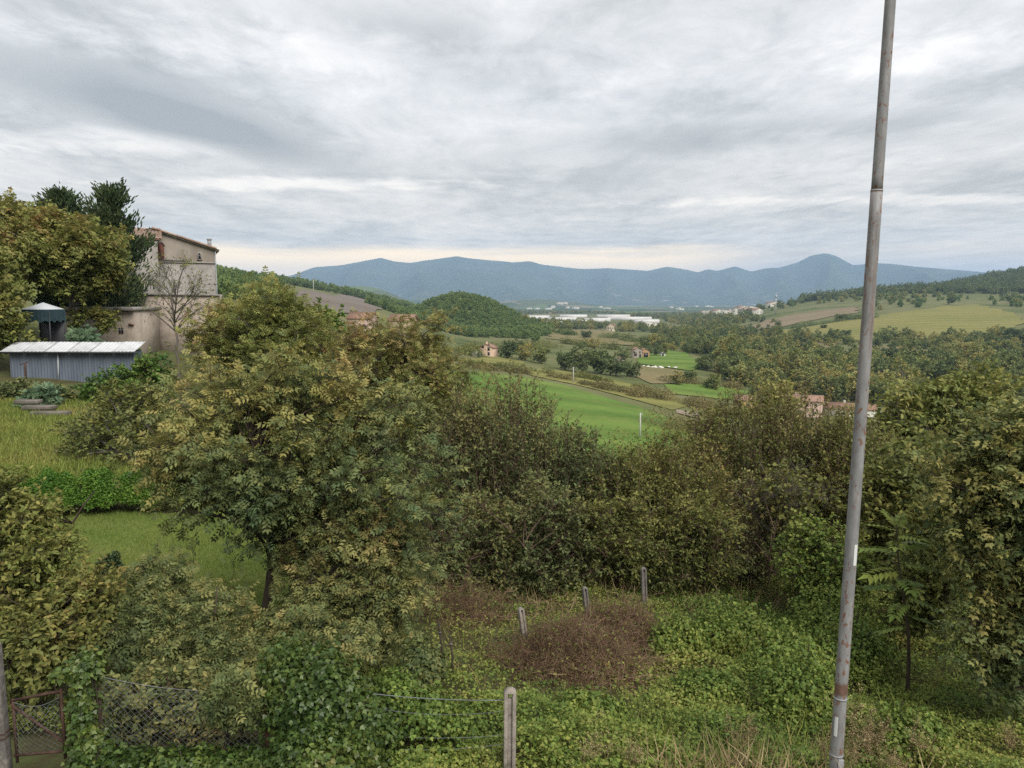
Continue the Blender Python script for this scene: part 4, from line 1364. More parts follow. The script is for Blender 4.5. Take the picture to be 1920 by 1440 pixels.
# ------------------------------------------------------------------ the old house on the terrace
MAT['render_pink'] = noise_mat('render_pink', [(0.25, (0.22, 0.19, 0.155)), (0.5, (0.31, 0.268, 0.225)), (0.75, (0.38, 0.335, 0.285))], 0.9, bump=0.01, sc=(1, 1, 0.6))
MAT['render_grey'] = noise_mat('render_grey', [(0.25, (0.19, 0.172, 0.155)), (0.5, (0.29, 0.268, 0.245)), (0.75, (0.37, 0.345, 0.32))], 1.1, bump=0.01)
MAT['old_wall'] = noise_mat('old_wall', [(0.25, (0.20, 0.16, 0.13)), (0.5, (0.33, 0.275, 0.225)), (0.75, (0.43, 0.37, 0.31))], 1.3, bump=0.02, bscale=6)
MAT['old_brick'] = noise_mat('old_brick', [(0.3, (0.14, 0.055, 0.045)), (0.7, (0.27, 0.12, 0.09))], 3.0, bump=0.01, objrand=0.5)
MAT['coping'] = noise_mat('coping', [(0.3, (0.20, 0.185, 0.165)), (0.7, (0.36, 0.33, 0.30))], 2.5, bump=0.01, objrand=0.2)
MAT['shed_metal'] = noise_mat('shed_metal', [(0.3, (0.095, 0.112, 0.140)), (0.7, (0.145, 0.168, 0.205))], 1.2, rough=0.5, sc=(2, 1, 0.35), objrand=0.12)
MAT['shed_roof'] = noise_mat('shed_roof', [(0.3, (0.36, 0.36, 0.36)), (0.5, (0.54, 0.55, 0.56)), (0.75, (0.62, 0.63, 0.64))], 1.0, rough=0.5, objrand=0.15)
MAT['canvas_white'] = plain('canvas_white', (0.52, 0.54, 0.56), 0.7)
MAT['canvas_teal'] = noise_mat('canvas_teal', [(0.3, (0.022, 0.045, 0.055)), (0.7, (0.042, 0.075, 0.085))], 2.0)
MAT['dark_metal'] = plain('dark_metal', (0.05, 0.05, 0.055), 0.5)
MAT['rust'] = noise_mat('rust', [(0.3, (0.040, 0.022, 0.017)), (0.7, (0.105, 0.058, 0.042))], 8.0, bump=0.003, bscale=60)
MAT['zinc'] = noise_mat('zinc', [(0.3, (0.22, 0.23, 0.24)), (0.7, (0.34, 0.35, 0.36))], 2.0, rough=0.45)

YH = 68.0
kh = YH / FPX
hb = np.array([at(336, 600, YH)[0], YH, hz(at(336, 600, YH)[0], YH)])


def hx(px):
    return (px - 960) * kh - hb[0]


def hzz(py):
    return at(960, py, YH)[2] - hb[2]


house = thing('old_house', 'old pinkish rendered house with shallow tiled gable roof on the terrace', 'house', hb)
xa, xr = hx(277), hx(393)
xl = xa - (xr - xa)
za, ze = hzz(431), hzz(466)
zmid = hzz(491)
D = 11.0
m = MB()
m.add([(xl, 0, zmid), (xr, 0, zmid), (xr, D, zmid), (xl, D, zmid), (xl, 0, ze), (xr, 0, ze), (xr, D, ze), (xl, D, ze), (xa, 0, za), (xa, D, za)],
      [(0, 1, 5, 8, 4), (2, 3, 7, 9, 6), (1, 2, 6, 5), (3, 0, 4, 7)])
w_up = m.build('upper_wall', MAT['render_pink'], house)
w_lo = MB().box(((xl + xr) / 2, D / 2 - 0.03, zmid / 2 - 1), (xr - xl + 0.06, D + 0.06, zmid + 2)).build('lower_wall', MAT['render_grey'], house)
MB().box(((hx(296) + hx(336)) / 2, -0.10, hzz(487.0)), (hx(336) - hx(296), 0.22, 0.16)).build('ledge', MAT['coping'], house)
MB().box(((hx(288) + xr) / 2, -0.07, zmid), (xr - hx(288), 0.16, 0.12)).build('string_course', MAT['coping'], house)
# roof planes of curved tiles
sl = math.atan2(za - ze, xr - xa)
run = math.hypot(za - ze, xr - xa) + 0.45


def tile_sheet(width, length, pitch=0.24, amp=0.055, rows=14, course=0.36):
    """corrugated tile slope: x along the slope, y across the tiles"""
    ny = int(width / pitch) * 6 + 1
    ys = np.linspace(0, width, ny)
    xs = []
    for c in np.arange(0, length, course):
        xs += [(c, 0.03), (min(c + course, length) - 0.002, 0.0)]
    V = []
    for (xv, dz) in xs:
        for yv in ys:
            V.append((xv, yv, amp * abs(math.sin(math.pi * yv / pitch)) + dz))
    nx = len(xs)
    i = np.arange(nx - 1)[:, None] * ny
    j = np.arange(ny - 1)[None]
    q = np.stack([i + j, i + j + 1, i + ny + j + 1, i + ny + j], -1).reshape(-1, 4)
    return np.array(V), q


Vt, Ft = tile_sheet(D + 0.6, run)
for s in (1, -1):
    o = obj('roof', mesh('roof', Vt * np.array([1, 1, 1]), Ft, MAT['roof_tile_old']), house, (xa, -0.3 if s > 0 else D + 0.3, za + 0.10), (0, sl, 0) if s > 0 else (0, sl, math.pi))
    MB().box((run / 2, (D + 0.6) / 2, -0.06), (run, D + 0.5, 0.10)).build('soffit', MAT['coping'], o)
    if s > 0:
        # the verge tiles seen along the gable
        tm = MB().tube([(0, 0, 0), (0.42, 0, 0)], [0.11, 0.085], 8).build('verge_tile', MAT['roof_tile_old'], o, (0, 0.02, 0.06))
        n = int(run / 0.36)
        for i in range(1, n):
            c = tm.copy()
            COL.objects.link(c)
            c.parent = o
            c.location = (i * 0.36, 0.02, 0.06 + 0.01 * (i % 2))
xc = hx(386)
MB().tube([(xc, 2.0, hzz(462)), (xc, 2.0, hzz(444))], 0.19, 12).tube([(xc, 2.0, hzz(444)), (xc, 2.0, hzz(441))], 0.23, 12).build('chimney', MAT['zinc'], house)
MB().tube([(xr + 0.06, -0.1, 0), (xr + 0.06, -0.1, ze - 0.1)], 0.05, 8).build('drainpipe', MAT['zinc'], house)
wn = MB().box((hx(363.5), 0.0, hzz(478.5)), (M_(5.5, YH), 0.08, M_(12, YH))).build('window', MAT['window_dark'], house)
m = MB()
ww, wh_ = M_(5.5, YH) / 2, M_(12, YH) / 2
for dx, dz, sx, sz in ((-ww, 0, .07, 2 * wh_ + .14), (ww, 0, .07, 2 * wh_ + .14), (0, wh_, 2 * ww - .07, .09), (0, -wh_ - .02, 2 * ww + .25, .07)):
    m.box((hx(363.5) + dx, -0.05, hzz(478.5) + dz), (sx, 0.16, sz))
m.build('frame', MAT['coping'], wn)
# arched bricked-up niche
m = MB()
poly = []
x0, x1, z0, z1 = hx(285.5), hx(297.5), hzz(489.5), hzz(460)
poly = [(x0, z0), (x1, z0), (x1, z1)] + [((x0 + x1) / 2 + (x1 - x0) / 2 * math.cos(t), z1 + 0.28 * math.sin(t)) for t in np.linspace(0.3, math.pi - .3, 7)] + [(x0, z1)]
m.prism(poly, 0.06)
nc = m.build('niche', MAT['old_brick'], house, (0, -0.01, 0))
m = MB()
m.tube([((x0 + x1) / 2 + ((x1 - x0) / 2 + .05) * math.cos(t), -0.06, z1 + 0.30 * math.sin(t)) for t in np.linspace(0, math.pi, 9)], 0.06, 6)
m.build('arch', MAT['coping'], nc)
# small wing with its own lean-to roof of tiles
wing = MB()
wx0, wx1 = hx(236), hx(286)
wing.box(((wx0 + wx1) / 2, -0.9, hzz(450) / 2 - 1), (wx1 - wx0, 1.75, hzz(450) + 2)).build('wing_wall', MAT['render_grey'], house)
Vw, Fw = tile_sheet(wx1 - wx0 + 0.5, 2.4, 0.28, 0.07)
wr = obj('wing_roof', mesh('wing_roof', np.stack([Vw[:, 1], -Vw[:, 0], Vw[:, 2]], -1), Fw, MAT['roof_tile_old']), house, (wx0 - 0.1, 0.25, hzz(429)), (R(24), 0, 0))
MB().box(((wx1 - wx0 + .5) / 2, -1.2, -0.08), (wx1 - wx0 + 0.4, 2.35, 0.10)).build('soffit', MAT['roof_tile'], wr)

# the gable looks towards the slope below: turn the house about its near right corner
house.rotation_euler = (0, 0, R(24))
house.scale = (0.92, 1, 1)
cR = xr * 0.92
house.location = (hb[0] + xr - cR * math.cos(R(24)), hb[1] - cR * math.sin(R(24)) + 2.0, hb[2])

# terrace block in front of the house
YT = 61.0
kt = YT / FPX
tb_ = foot(312, YT)
terr = thing('terrace_wall', 'high plastered terrace wall with concrete coping below the old house', 'wall', tb_)
tx = lambda px: (px - 960) * kt - tb_[0]
tz = lambda py: at(960, py, YT)[2] - tb_[2]
MB().box(((tx(240) + tx(410)) / 2, 1.5, tz(553) / 2 - .6), (tx(410) - tx(240), 3.0, tz(553) + 1.2)).build('wall', MAT['old_wall'], terr)
n = 9
for i in range(n):
    a, b = tx(253) + (tx(410) - tx(253)) * i / n, tx(253) + (tx(410) - tx(253)) * (i + 1) / n
    MB().box(((a + b) / 2, 1.5, 0), (b - a - 0.015, 3.3, 0.14)).build('coping_slab', MAT['coping'], terr, (0, 0, tz(553) + 0.08 - 0.012 * i))
MB().box(((tx(240) + tx(254)) / 2, -0.1, tz(560)), (tx(254) - tx(240), 0.5, M_(19, YT))).build('pier', MAT['coping'], terr)
pp = MB().tube([(tx(243), 0.6, tz(560)), (tx(243), 0.6, tz(523))], 0.16, 10).build('vent_pipe', MAT['render_grey'], terr)
# patch of bare brick, laid brick by brick
bk = mesh('brick', *[(lambda v: v)(x) for x in (np.array([[x, y, z] for z in (-.055, .055) for y in (-.03, .03) for x in (-.12, .12)]), np.array([(0, 2, 3, 1), (4, 5, 7, 6), (0, 1, 5, 4), (2, 6, 7, 3), (0, 4, 6, 2), (1, 3, 7, 5)]))], MAT['old_brick'])
pa = MB().box(((tx(256) + tx(302)) / 2, -0.02, (tz(577) + tz(610)) / 2), (tx(302) - tx(256), 0.05, tz(577) - tz(610))).build('brick_panel', MAT['coping'], terr)
rows_ = int((tz(577) - tz(610)) / 0.125)
for r_ in range(rows_):
    xx = tx(256) + 0.13 + (0.13 if r_ % 2 else 0)
    while xx < tx(302) - 0.1:
        obj('brick', bk, pa, (xx, -0.045, tz(610) + 0.065 + r_ * 0.125))
        xx += 0.262

terr.rotation_euler = (0, 0, R(16))

# lower garden wall with a flat slab on top
YL = 56.0
lb_ = foot(186, YL)
low = thing('garden_wall', 'lower plastered garden wall with a thick flat slab on top', 'wall', lb_)
lx = lambda px: (px - 960) * YL / FPX - lb_[0]
lz = lambda py: at(960, py, YL)[2] - lb_[2]
MB().box(((lx(120) + lx(254)) / 2, 2.0, lz(582) / 2 - .8), (lx(254) - lx(120), 4.0, lz(582) + 1.6)).build('wall', MAT['old_wall'], low)
for i in range(4):
    a, b = lx(116) + (lx(257) - lx(116)) * i / 4, lx(116) + (lx(257) - lx(116)) * (i + 1) / 4
    MB().box(((a + b) / 2, 1.85, lz(579)), (b - a - 0.012, 4.6, 0.26)).build('slab', MAT['coping'], low)
for px in (226, 231):
    MB().box((lx(px), -0.02, lz(620)), (0.12, 0.06, 0.42)).build('slit', MAT['window_dark'], low)
for i in range(3):
    MB().box((lx(246 + i * 3), -0.10, lz(607 + i)), (0.11, 0.2, 0.06)).build('broken_brick', MAT['old_brick'], low)

# garden gazebo
YG = 46.5
gb = foot(88, YG)
gz = thing('gazebo', 'garden gazebo with white pointed top and dark teal valance', 'gazebo', gb)
gx = lambda px: (px - 960) * YG / FPX - gb[0]
gzz = lambda py: at(960, py, YG)[2] - gb[2]
w2 = M_(25, YG)
z1, z2 = gzz(580), gzz(567)
rgd = np.random.default_rng(3)
m = MB()
m.add([(-w2, -w2, z1), (w2, -w2, z1), (w2, w2, z1), (-w2, w2, z1), (0, 0, z2), (0, -w2, z1 - .02), (w2, 0, z1 - .02), (0, w2, z1 - .02), (-w2, 0, z1 - .02)],
      [(0, 5, 4), (5, 1, 4), (1, 6, 4), (6, 2, 4), (2, 7, 4), (7, 3, 4), (3, 8, 4), (8, 0, 4)])
m.build('canopy_top', MAT['canvas_white'], gz)
for k in range(4):
    n = 25
    xs = np.linspace(-w2, w2, n)
    V = []
    for zz in (0, -0.35, -0.72):
        for i, xv in enumerate(xs):
            V.append((xv, -w2 - 0.05 * math.sin(i * 1.9) * (-zz) - 0.02, z1 + zz + (0.06 * math.sin(i * 0.7) if zz < -0.5 else 0)))
    i = np.arange(2)[:, None] * n
    j = np.arange(n - 1)[None]
    q = np.stack([i + j, i + j + 1, i + n + j + 1, i + n + j], -1).reshape(-1, 4)
    obj('valance', mesh('valance', V, q, MAT['canvas_teal'], smooth=True), gz, rot=(0, 0, k * math.pi / 2))
for sx in (-1, 1):
    for sy in (-1, 1):
        MB().tube([(sx * w2 * .96, sy * w2 * .96, 0), (sx * w2 * .96, sy * w2 * .96, z1)], 0.035, 6).build('post', MAT['dark_metal'], gz)
MB().box((0, w2 * .98, z1 / 2 - .2), (2 * w2, 0.03, z1)).build('shade_backing', MAT['dark_metal'], gz)  # added dark sheet standing in for the shade inside the gazebo

# corrugated metal shed
YS = 41.0
sb = foot(140, YS)
shed = thing('metal_shed', 'long blue-grey corrugated metal shed with white sheet roof', 'shed', sb)
sx_ = lambda px: (px - 960) * YS / FPX - sb[0]
sz_ = lambda py: at(960, py, YS)[2] - sb[2]
xL, xR = sx_(16), sx_(250)
zt = sz_(661)
npan = 6
pw = (xR - xL) / npan


def corrugated(w, hgt, pitch=0.16, amp=0.022):
    prof = []
    x = 0.0
    while x < w - 1e-6:
        for dx, dy in ((0, 0), (pitch * .42, 0), (pitch * .5, -amp), (pitch * .92, -amp)):
            if x + dx <= w:
                prof.append((x + dx, dy))
        x += pitch
    prof.append((w, 0))
    V = [(a, b, z) for z in (0, hgt) for a, b in prof]
    n = len(prof)
    return np.array(V), np.array([(i, i + 1, i + 1 + n, i + n) for i in range(n - 1)])


Vc, Fc = corrugated(pw, zt + 0.6)
cm = mesh('wall_panel', Vc, Fc, MAT['shed_metal'])
for i in range(npan):
    obj('wall_panel', cm, shed, (xL + i * pw, -0.002 * (i % 2), -0.6))
Ve, Fe = corrugated(0.85, zt + 0.6)
obj('end_panel', mesh('end_panel', Ve, Fe, MAT['shed_metal']), shed, (xR, 0, -0.6), (0, 0, R(90)))
MB().box(((xL + xR) / 2, 0.88, zt / 2), (xR - xL, 0.05, zt + 0.2)).build('back_panel', MAT['shed_metal'], shed)
# roof sheets, rising to the back
xRr = sx_(258)
zb_ = at(960, 642.0, YS + 0.95)[2] - sb[2]
lnr = math.hypot(1.3, zb_ - zt)
tilt = math.atan2(zb_ - zt - 0.05, 1.3)
nr = 6
pr = (xRr - xL + 0.3) / nr
for i in range(nr):
    Vr, Fr_ = corrugated(pr - 0.03, lnr, 0.2, 0.012)
    V3 = np.stack([Vr[:, 0], Vr[:, 2], Vr[:, 1] * -1], -1)
    o = obj('roof_sheet', mesh('roof_sheet', V3, Fr_, MAT['shed_roof']), shed, (xL - 0.3 + i * pr, -0.35, zt + 0.06 + 0.012 * (i % 2)), (tilt + R(0.4) * ((i * 7) % 3 - 1), 0, 0))
MB().box(((xL + xRr) / 2, -0.36, zt + 0.02), (xRr - xL + .3, 0.05, 0.10)).build('fascia', MAT['dark_metal'], shed)
MB().tube([(sx_(107), -0.08, 0), (sx_(109), -0.08, zt)], 0.03, 6).build('drainpipe', MAT['shed_roof'], shed)
# rusty stake in front of it
YP = 38.0
q = foot(49, YP)
tp = at(47, 682, YP)
root = thing('rusty_stake', 'thin rusty stake with bent top in front of the metal shed', 'stake', q)
MB().tube([(0, 0, 0), (tp[0] - q[0], 0, tp[2] - q[2])], 0.05, 6).build('stake', MAT['rust'], root)
MB().tube([(tp[0] - q[0] - .25, 0, tp[2] - q[2] - .05), (tp[0] - q[0] + .2, 0, tp[2] - q[2] + .1)], 0.02, 5).build('wire_end', MAT['rust'], root)

# stone steps at the head of the grassy slope
MAT['old_stone'] = noise_mat('old_stone', [(0.3, (0.09, 0.08, 0.065)), (0.7, (0.20, 0.175, 0.15))], 3.0, bump=0.02)
g0 = ground_at(60, 778)
st = thing('stone_steps', 'low weathered stone steps at the top of the grassy slope', 'steps', g0)
for i in range(3):
    MB().box((0, 0, 0), (1.5 - 0.25 * i, 0.4, 0.16)).build('step', MAT['old_stone'], st, (0.7 - 0.75 * i, 0.1 + 0.5 * i, 0.05 + 0.17 * i), bevel=0.03)

# ------------------------------------------------------------------ trees around the old house
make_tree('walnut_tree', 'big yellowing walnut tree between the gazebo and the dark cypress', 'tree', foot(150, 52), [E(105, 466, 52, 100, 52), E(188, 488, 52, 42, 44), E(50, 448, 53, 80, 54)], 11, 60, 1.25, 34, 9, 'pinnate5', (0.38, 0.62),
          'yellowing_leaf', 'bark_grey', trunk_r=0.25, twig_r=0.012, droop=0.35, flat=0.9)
make_tree('walnut_tree', 'yellow-green walnut tree overhanging the metal shed roof', 'tree', foot(-60, 42), [E(-10, 590, 42, 36, 60), E(-90, 520, 42, 95, 120), E(5, 645, 41, 24, 22)], 12, 46, 1.2, 32, 9, 'pinnate5', (0.34, 0.55),
          'yellowing_leaf', 'bark_grey', trunk_r=0.22, twig_r=0.010, droop=0.4, flat=0.9)
make_tree('walnut_tree', 'tall green-yellow tree behind the big walnut tree, loose at the top', 'tree', foot(0, 58), [E(0, 450, 58, 70, 75), E(15, 395, 58, 25, 25)], 13, 26, 1.3, 30, 9, 'pinnate5', (0.36, 0.58),
          'yellowing_leaf', 'bark_grey', trunk_r=0.22, twig_r=0.010, droop=0.3, flat=0.9)


def make_conifer(label, px, Y, py_top, py_bot, half_px, seed):
    """dark cypress: upright sprays on rising boughs"""
    rg = np.random.default_rng(seed)
    b = foot(px, Y)
    top = at(px, py_top, Y)
    H = top[2] - b[2]
    zb = max(0.3, at(px, py_bot, Y)[2] - b[2])
    W = M_(half_px, Y)
    root = thing('conifer', label, 'tree', b)
    MB().tube([(0, 0, 0), (0.1, 0, H * .5), (0, 0, H * .95)], [0.28, 0.18, 0.03], 8).build('trunk', MAT['bark'], root)
    n = 170
    u = rg.random(n) ** 0.9
    z0 = zb + (H - zb) * u
    th = rg.random(n) * 6.283
    prof = W * np.clip(1 - ((u - 0.30) / 0.78) ** 2, 0.05, 1) ** 0.8 * rg.uniform(0.55, 1.15, n)
    s = np.stack([0 * th, 0 * th, z0 - prof * 0.6], -1)
    e = np.stack([np.cos(th) * prof, np.sin(th) * prof, z0 + prof * 0.35], -1)
    m = (s + e) / 2 - np.array([0, 0, 0.12]) * prof[:, None]
    P = bez(s, m, e, 7)
    V, F = tubes(P, 0.03 * (1 - .8 * np.linspace(0, 1, 7))[None] * np.ones((n, 1)), 4)
    o = obj('branches', mesh('branches', V, F, MAT['bark'], smooth=True), root)
    o['kind'] = 'stuff'
    q = 90
    bi = np.repeat(np.arange(n), q)
    f = (0.25 + 0.75 * rg.random(n * q)) * 6
    i0 = np.minimum(f.astype(int), 5)
    p = P[bi, i0] + (P[bi, i0 + 1] - P[bi, i0]) * (f - i0)[:, None] + rg.normal(size=(n * q, 3)) * np.array([0.16, 0.16, 0.2]) * (W / 2.0)
    ax = norm(np.stack([np.cos(th[bi]), np.sin(th[bi]), 0 * bi], -1) * 0.5 + rand_dir(rg, n * q) * 0.5 + np.array([0, 0, 0.9]))
    me = leaves_mesh('crown', 'spray', p, ax, rand_dir(rg, n * q), rg.uniform(0.22, 0.5, n * q), 'conifer_leaf', rg)
    obj('crown', me, root)


make_conifer('tall dark cypress against the gable of the old house', 222, 59, 360, 640, 66, 21)
make_conifer('dark conifer behind the big yellowing walnut tree', 128, 62, 368, 600, 62, 22)

# small half-bare tree in front of the house, shrubs by the walls
make_tree('bare_tree', 'slender half-bare tree with grey twigs in front of the old house', 'tree', foot(335, 47), [E(335, 545, 47, 75, 62), E(300, 520, 47, 40, 40)], 14, 26, 1.0, 14, 4, 'simple', (0.10, 0.2), 'yellowing_leaf', 'bark_grey',
          trunk_r=0.09, twig_r=0.011, up=0.8, droop=0.0, bare=0.35)
make_tree('bush', 'dark green bush at the end of the terrace wall', 'bush', foot(440, 46), [E(440, 600, 46, 45, 32)], 15, 20, 0.8, 26, 10, 'broad', (0.12, 0.2), 'dark_leaf', trunk_r=0.06, twig_r=0.006)
make_tree('bush', 'yellow-green climbing bush against the garden wall', 'bush', foot(150, 52), [E(150, 605, 52, 38, 22), E(190, 600, 52.5, 32, 18), E(205, 622, 52, 20, 18)], 16, 15, 0.55, 20, 8, 'broad', (0.14, 0.26), 'yellowing_leaf', 'bark_grey', trunk_r=0.06, twig_r=0.008)
make_tree('bush', 'pale green sumac bush behind the shed roof', 'bush', foot(155, 46), [E(155, 634, 46, 16, 7)], 17, 10, 0.5, 16, 4, 'frond', (0.3, 0.5), 'bluish_leaf', trunk_r=0.04, twig_r=0.006)
make_tree('bush', 'leafy green bush covering the lower corner of the metal shed', 'bush', foot(205, 36), [E(200, 738, 36, 55, 24), E(275, 715, 36, 45, 45)], 18, 40, 0.8, 26, 9, 'broad', (0.12, 0.20), 'fresh_leaf', trunk_r=0.06, twig_r=0.006)
make_tree('bush', 'dark leafy bush along the foot of the shed wall', 'bush', foot(95, 35), [E(90, 758, 35, 55, 16), E(10, 752, 35, 45, 18)], 19, 34, 0.7, 26, 9, 'broad', (0.12, 0.20), 'dark_leaf', trunk_r=0.06, twig_r=0.006)
make_tree('sumac_bush', 'bluish feathery sumac sapling by the stone steps', 'bush', foot(72, 33), [E(72, 752, 33, 34, 24)], 20, 20, 0.42, 12, 4, 'frond', (0.25, 0.5), 'bluish_leaf', trunk_r=0.03, twig_r=0.006, droop=0.5, flat=1.4)
make_tree('tree', 'grey-green tree leaning out over the grassy slope', 'tree', foot(235, 24), [E(200, 840, 24, 75, 60), E(250, 780, 25, 70, 60), E(175, 790, 26, 40, 40)], 23, 44, 0.7, 26, 8, 'leaf6', (0.10, 0.17), 'olive_leaf', 'bark_grey', trunk_r=0.08, twig_r=0.006, bare=0.12)

# ------------------------------------------------------------------ trees in the middle distance
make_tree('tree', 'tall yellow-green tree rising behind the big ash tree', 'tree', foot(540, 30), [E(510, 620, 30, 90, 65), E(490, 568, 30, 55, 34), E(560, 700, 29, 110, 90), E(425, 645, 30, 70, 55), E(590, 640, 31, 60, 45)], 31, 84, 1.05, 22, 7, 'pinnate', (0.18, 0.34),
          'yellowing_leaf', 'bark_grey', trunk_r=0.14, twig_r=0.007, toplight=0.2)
make_tree('tree', 'green tree showing behind the tall yellow-green tree', 'tree', foot(612, 38), [E(600, 625, 38, 38, 36), E(640, 655, 37, 38, 32)], 32, 26, 0.9, 28, 9, 'broad', (0.16, 0.26), 'fresh_leaf', trunk_r=0.10, twig_r=0.007)
make_tree('tree', 'russet thin-leaved tree beside the bright green field', 'tree', foot(770, 27), [E(750, 668, 27, 105, 52), E(800, 715, 26, 85, 72), E(680, 680, 27, 72, 58), E(815, 622, 27, 30, 22)], 33, 76, 0.9, 20, 7, 'pinnate', (0.15, 0.28),
          'russet_leaf', 'bark_grey', trunk_r=0.11, twig_r=0.007, bare=0.12)
make_tree('tree', 'olive young tree between the russet tree and the dark thicket', 'tree', foot(840, 20), [E(830, 790, 20, 60, 75), E(790, 850, 19, 60, 80)], 34, 40, 0.55, 26, 8, 'leaf6', (0.09, 0.15), 'olive_leaf', trunk_r=0.06, twig_r=0.005)

# ------------------------------------------------------------------ the big ash tree in front
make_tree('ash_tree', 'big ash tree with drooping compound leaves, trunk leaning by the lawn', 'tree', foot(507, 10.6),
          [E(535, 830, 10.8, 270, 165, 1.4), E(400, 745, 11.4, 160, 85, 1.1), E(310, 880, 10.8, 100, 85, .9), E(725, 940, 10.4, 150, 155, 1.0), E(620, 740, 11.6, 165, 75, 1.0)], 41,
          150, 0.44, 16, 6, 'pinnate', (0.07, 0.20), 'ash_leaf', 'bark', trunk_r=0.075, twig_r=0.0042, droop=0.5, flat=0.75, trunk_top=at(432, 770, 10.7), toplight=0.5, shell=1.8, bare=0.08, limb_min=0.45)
make_tree('ash_tree', 'smaller ash beside the big ash trunk, hanging down to the ivy heap', 'tree', foot(610, 9.9), [E(700, 1080, 10.1, 120, 115, .8), E(640, 1170, 9.7, 130, 75, .6), E(560, 1080, 10.2, 60, 60, .5)], 48,
          62, 0.36, 18, 6, 'pinnate', (0.07, 0.18), 'dark_leaf', 'bark', trunk_r=0.045, twig_r=0.004, droop=0.6, flat=0.75, trunk_top=at(600, 900, 10.2), toplight=0.4, limb_min=0.3)
make_tree('ash_sapling', 'low ash saplings filling the ground under the big ash tree', 'tree', foot(400, 8.8), [E(360, 1170, 9.4, 140, 48), E(240, 1160, 9.4, 80, 50), E(310, 1100, 9.8, 80, 40), E(570, 1220, 8.8, 130, 60), E(430, 1225, 8.6, 90, 45)], 42,
          70, 0.30, 22, 6, 'pinnate', (0.09, 0.17), 'dark_leaf', 'bark', trunk_r=0.03, stems=3, twig_r=0.003, droop=0.5, flat=0.8)
make_tree('ash_sapling', 'leafy ash shoot hanging over the chain-link fence', 'tree', foot(430, 7.0), [E(445, 1305, 6.75, 36, 38)], 43, 12, 0.14, 14, 5, 'pinnate', (0.09, 0.15), 'dark_leaf', 'bark', trunk_r=0.02, twig_r=0.003, droop=0.6)
make_tree('bush', 'yellow-green leafy bush beside the lawn behind the gate post', 'bush', foot(-20, 9.4), [E(-20, 970, 9.4, 75, 80), E(50, 1040, 9.2, 80, 80), E(0, 1090, 9.2, 90, 70)], 44, 60, 0.34, 24, 8, 'leaf6', (0.05, 0.09), 'yellowing_leaf', 'bark',
          trunk_r=0.04, stems=4, twig_r=0.003, toplight=0.3)
make_tree('bush', 'dull olive bush filling the ground behind the rusty gate', 'bush', foot(70, 8.4), [E(70, 1200, 8.4, 110, 70), E(-10, 1180, 8.5, 70, 90), E(150, 1130, 8.9, 70, 60)], 46, 60, 0.32, 24, 8, 'leaf6', (0.05, 0.09), 'olive_leaf', 'bark',
          trunk_r=0.03, stems=4, twig_r=0.003, toplight=0.4)
make_tree('bush', 'undergrowth coloured dark as shade behind the chain-link fence', 'bush', foot(330, 7.7), [E(300, 1320, 7.7, 110, 55, .4), E(420, 1340, 7.6, 90, 50, .4), E(210, 1330, 7.8, 60, 50, .3)], 47, 50, 0.26, 24, 9, 'leaf6', (0.04, 0.08), 'dark_leaf', 'twig_brown',
          trunk_r=0.02, stems=5, twig_r=0.003)  # added plants; dark leaf colour stands in for the deep shade under the ash
make_tree('topiary', 'small dark clipped conifer standing on the lawn edge', 'shrub', foot(207, 14.2), [E(207, 1080, 14.2, 20, 36)], 45, 26, 0.16, 24, 9, 'simple', (0.05, 0.08), 'conifer_leaf', trunk_r=0.03, twig_r=0.003)

# ------------------------------------------------------------------ clipped hedge by the lawn
def make_hedge():
    rg = np.random.default_rng(51)
    a, b = ground_at(-120, 982), ground_at(330, 958)
    root = thing('hedge', 'low bright green clipped hedge along the far side of the lawn', 'hedge', (a + b) / 2)
    c = (a + b) / 2
    n = 52000
    s = rg.random(n)
    d = norm((b - a) * np.array([1, 1, 0]))
    w = np.array([-d[1], d[0], 0])
    th = rg.uniform(-0.35, 3.49, n)
    bump = 1 + 0.18 * np.sin(s * 31) + 0.12 * np.sin(s * 73 + 1)
    rad = (0.55 + 0.45 * rg.random(n) ** 0.5)
    off = np.cos(th) * 0.55 * rad * bump
    zz = 0.42 + np.sin(th) * 0.55 * rad * bump
    P = a[None] * (1 - s[:, None]) + b[None] * s[:, None] + w[None] * off[:, None]
    P[:, 2] = h(P[:, 0], P[:, 1]) + np.clip(zz, 0.02, 9)
    outw = norm(w[None] * np.cos(th)[:, None] + np.array([0, 0, 1.0]) * np.abs(np.sin(th))[:, None] + 0.3)
    me = leaves_mesh('foliage', 'broad', P - c, norm(rand_dir(rg, n) + outw * .4), norm(rand_dir(rg, n) * .8 + outw), rg.uniform(0.035, 0.07, n), 'hedge_leaf', rg)
    obj('foliage', me, root)
    k = 60
    t = np.linspace(0.01, .99, k)
    base = a[None] * (1 - t[:, None]) + b[None] * t[:, None] - c
    base[:, 2] = h(base[:, 0] + c[0], base[:, 1] + c[1]) - c[2]
    tips = base + np.stack([rg.normal(size=k) * .2, rg.normal(size=k) * .2, rg.uniform(.6, .9, k)], -1)
    V, F = tubes(bez(base, (base + tips) / 2, tips, 4), np.full((k, 4), 0.012), 4)
    o = obj('stems', mesh('stems', V, F, MAT['bark']), root)
    o['kind'] = 'stuff'


make_hedge()

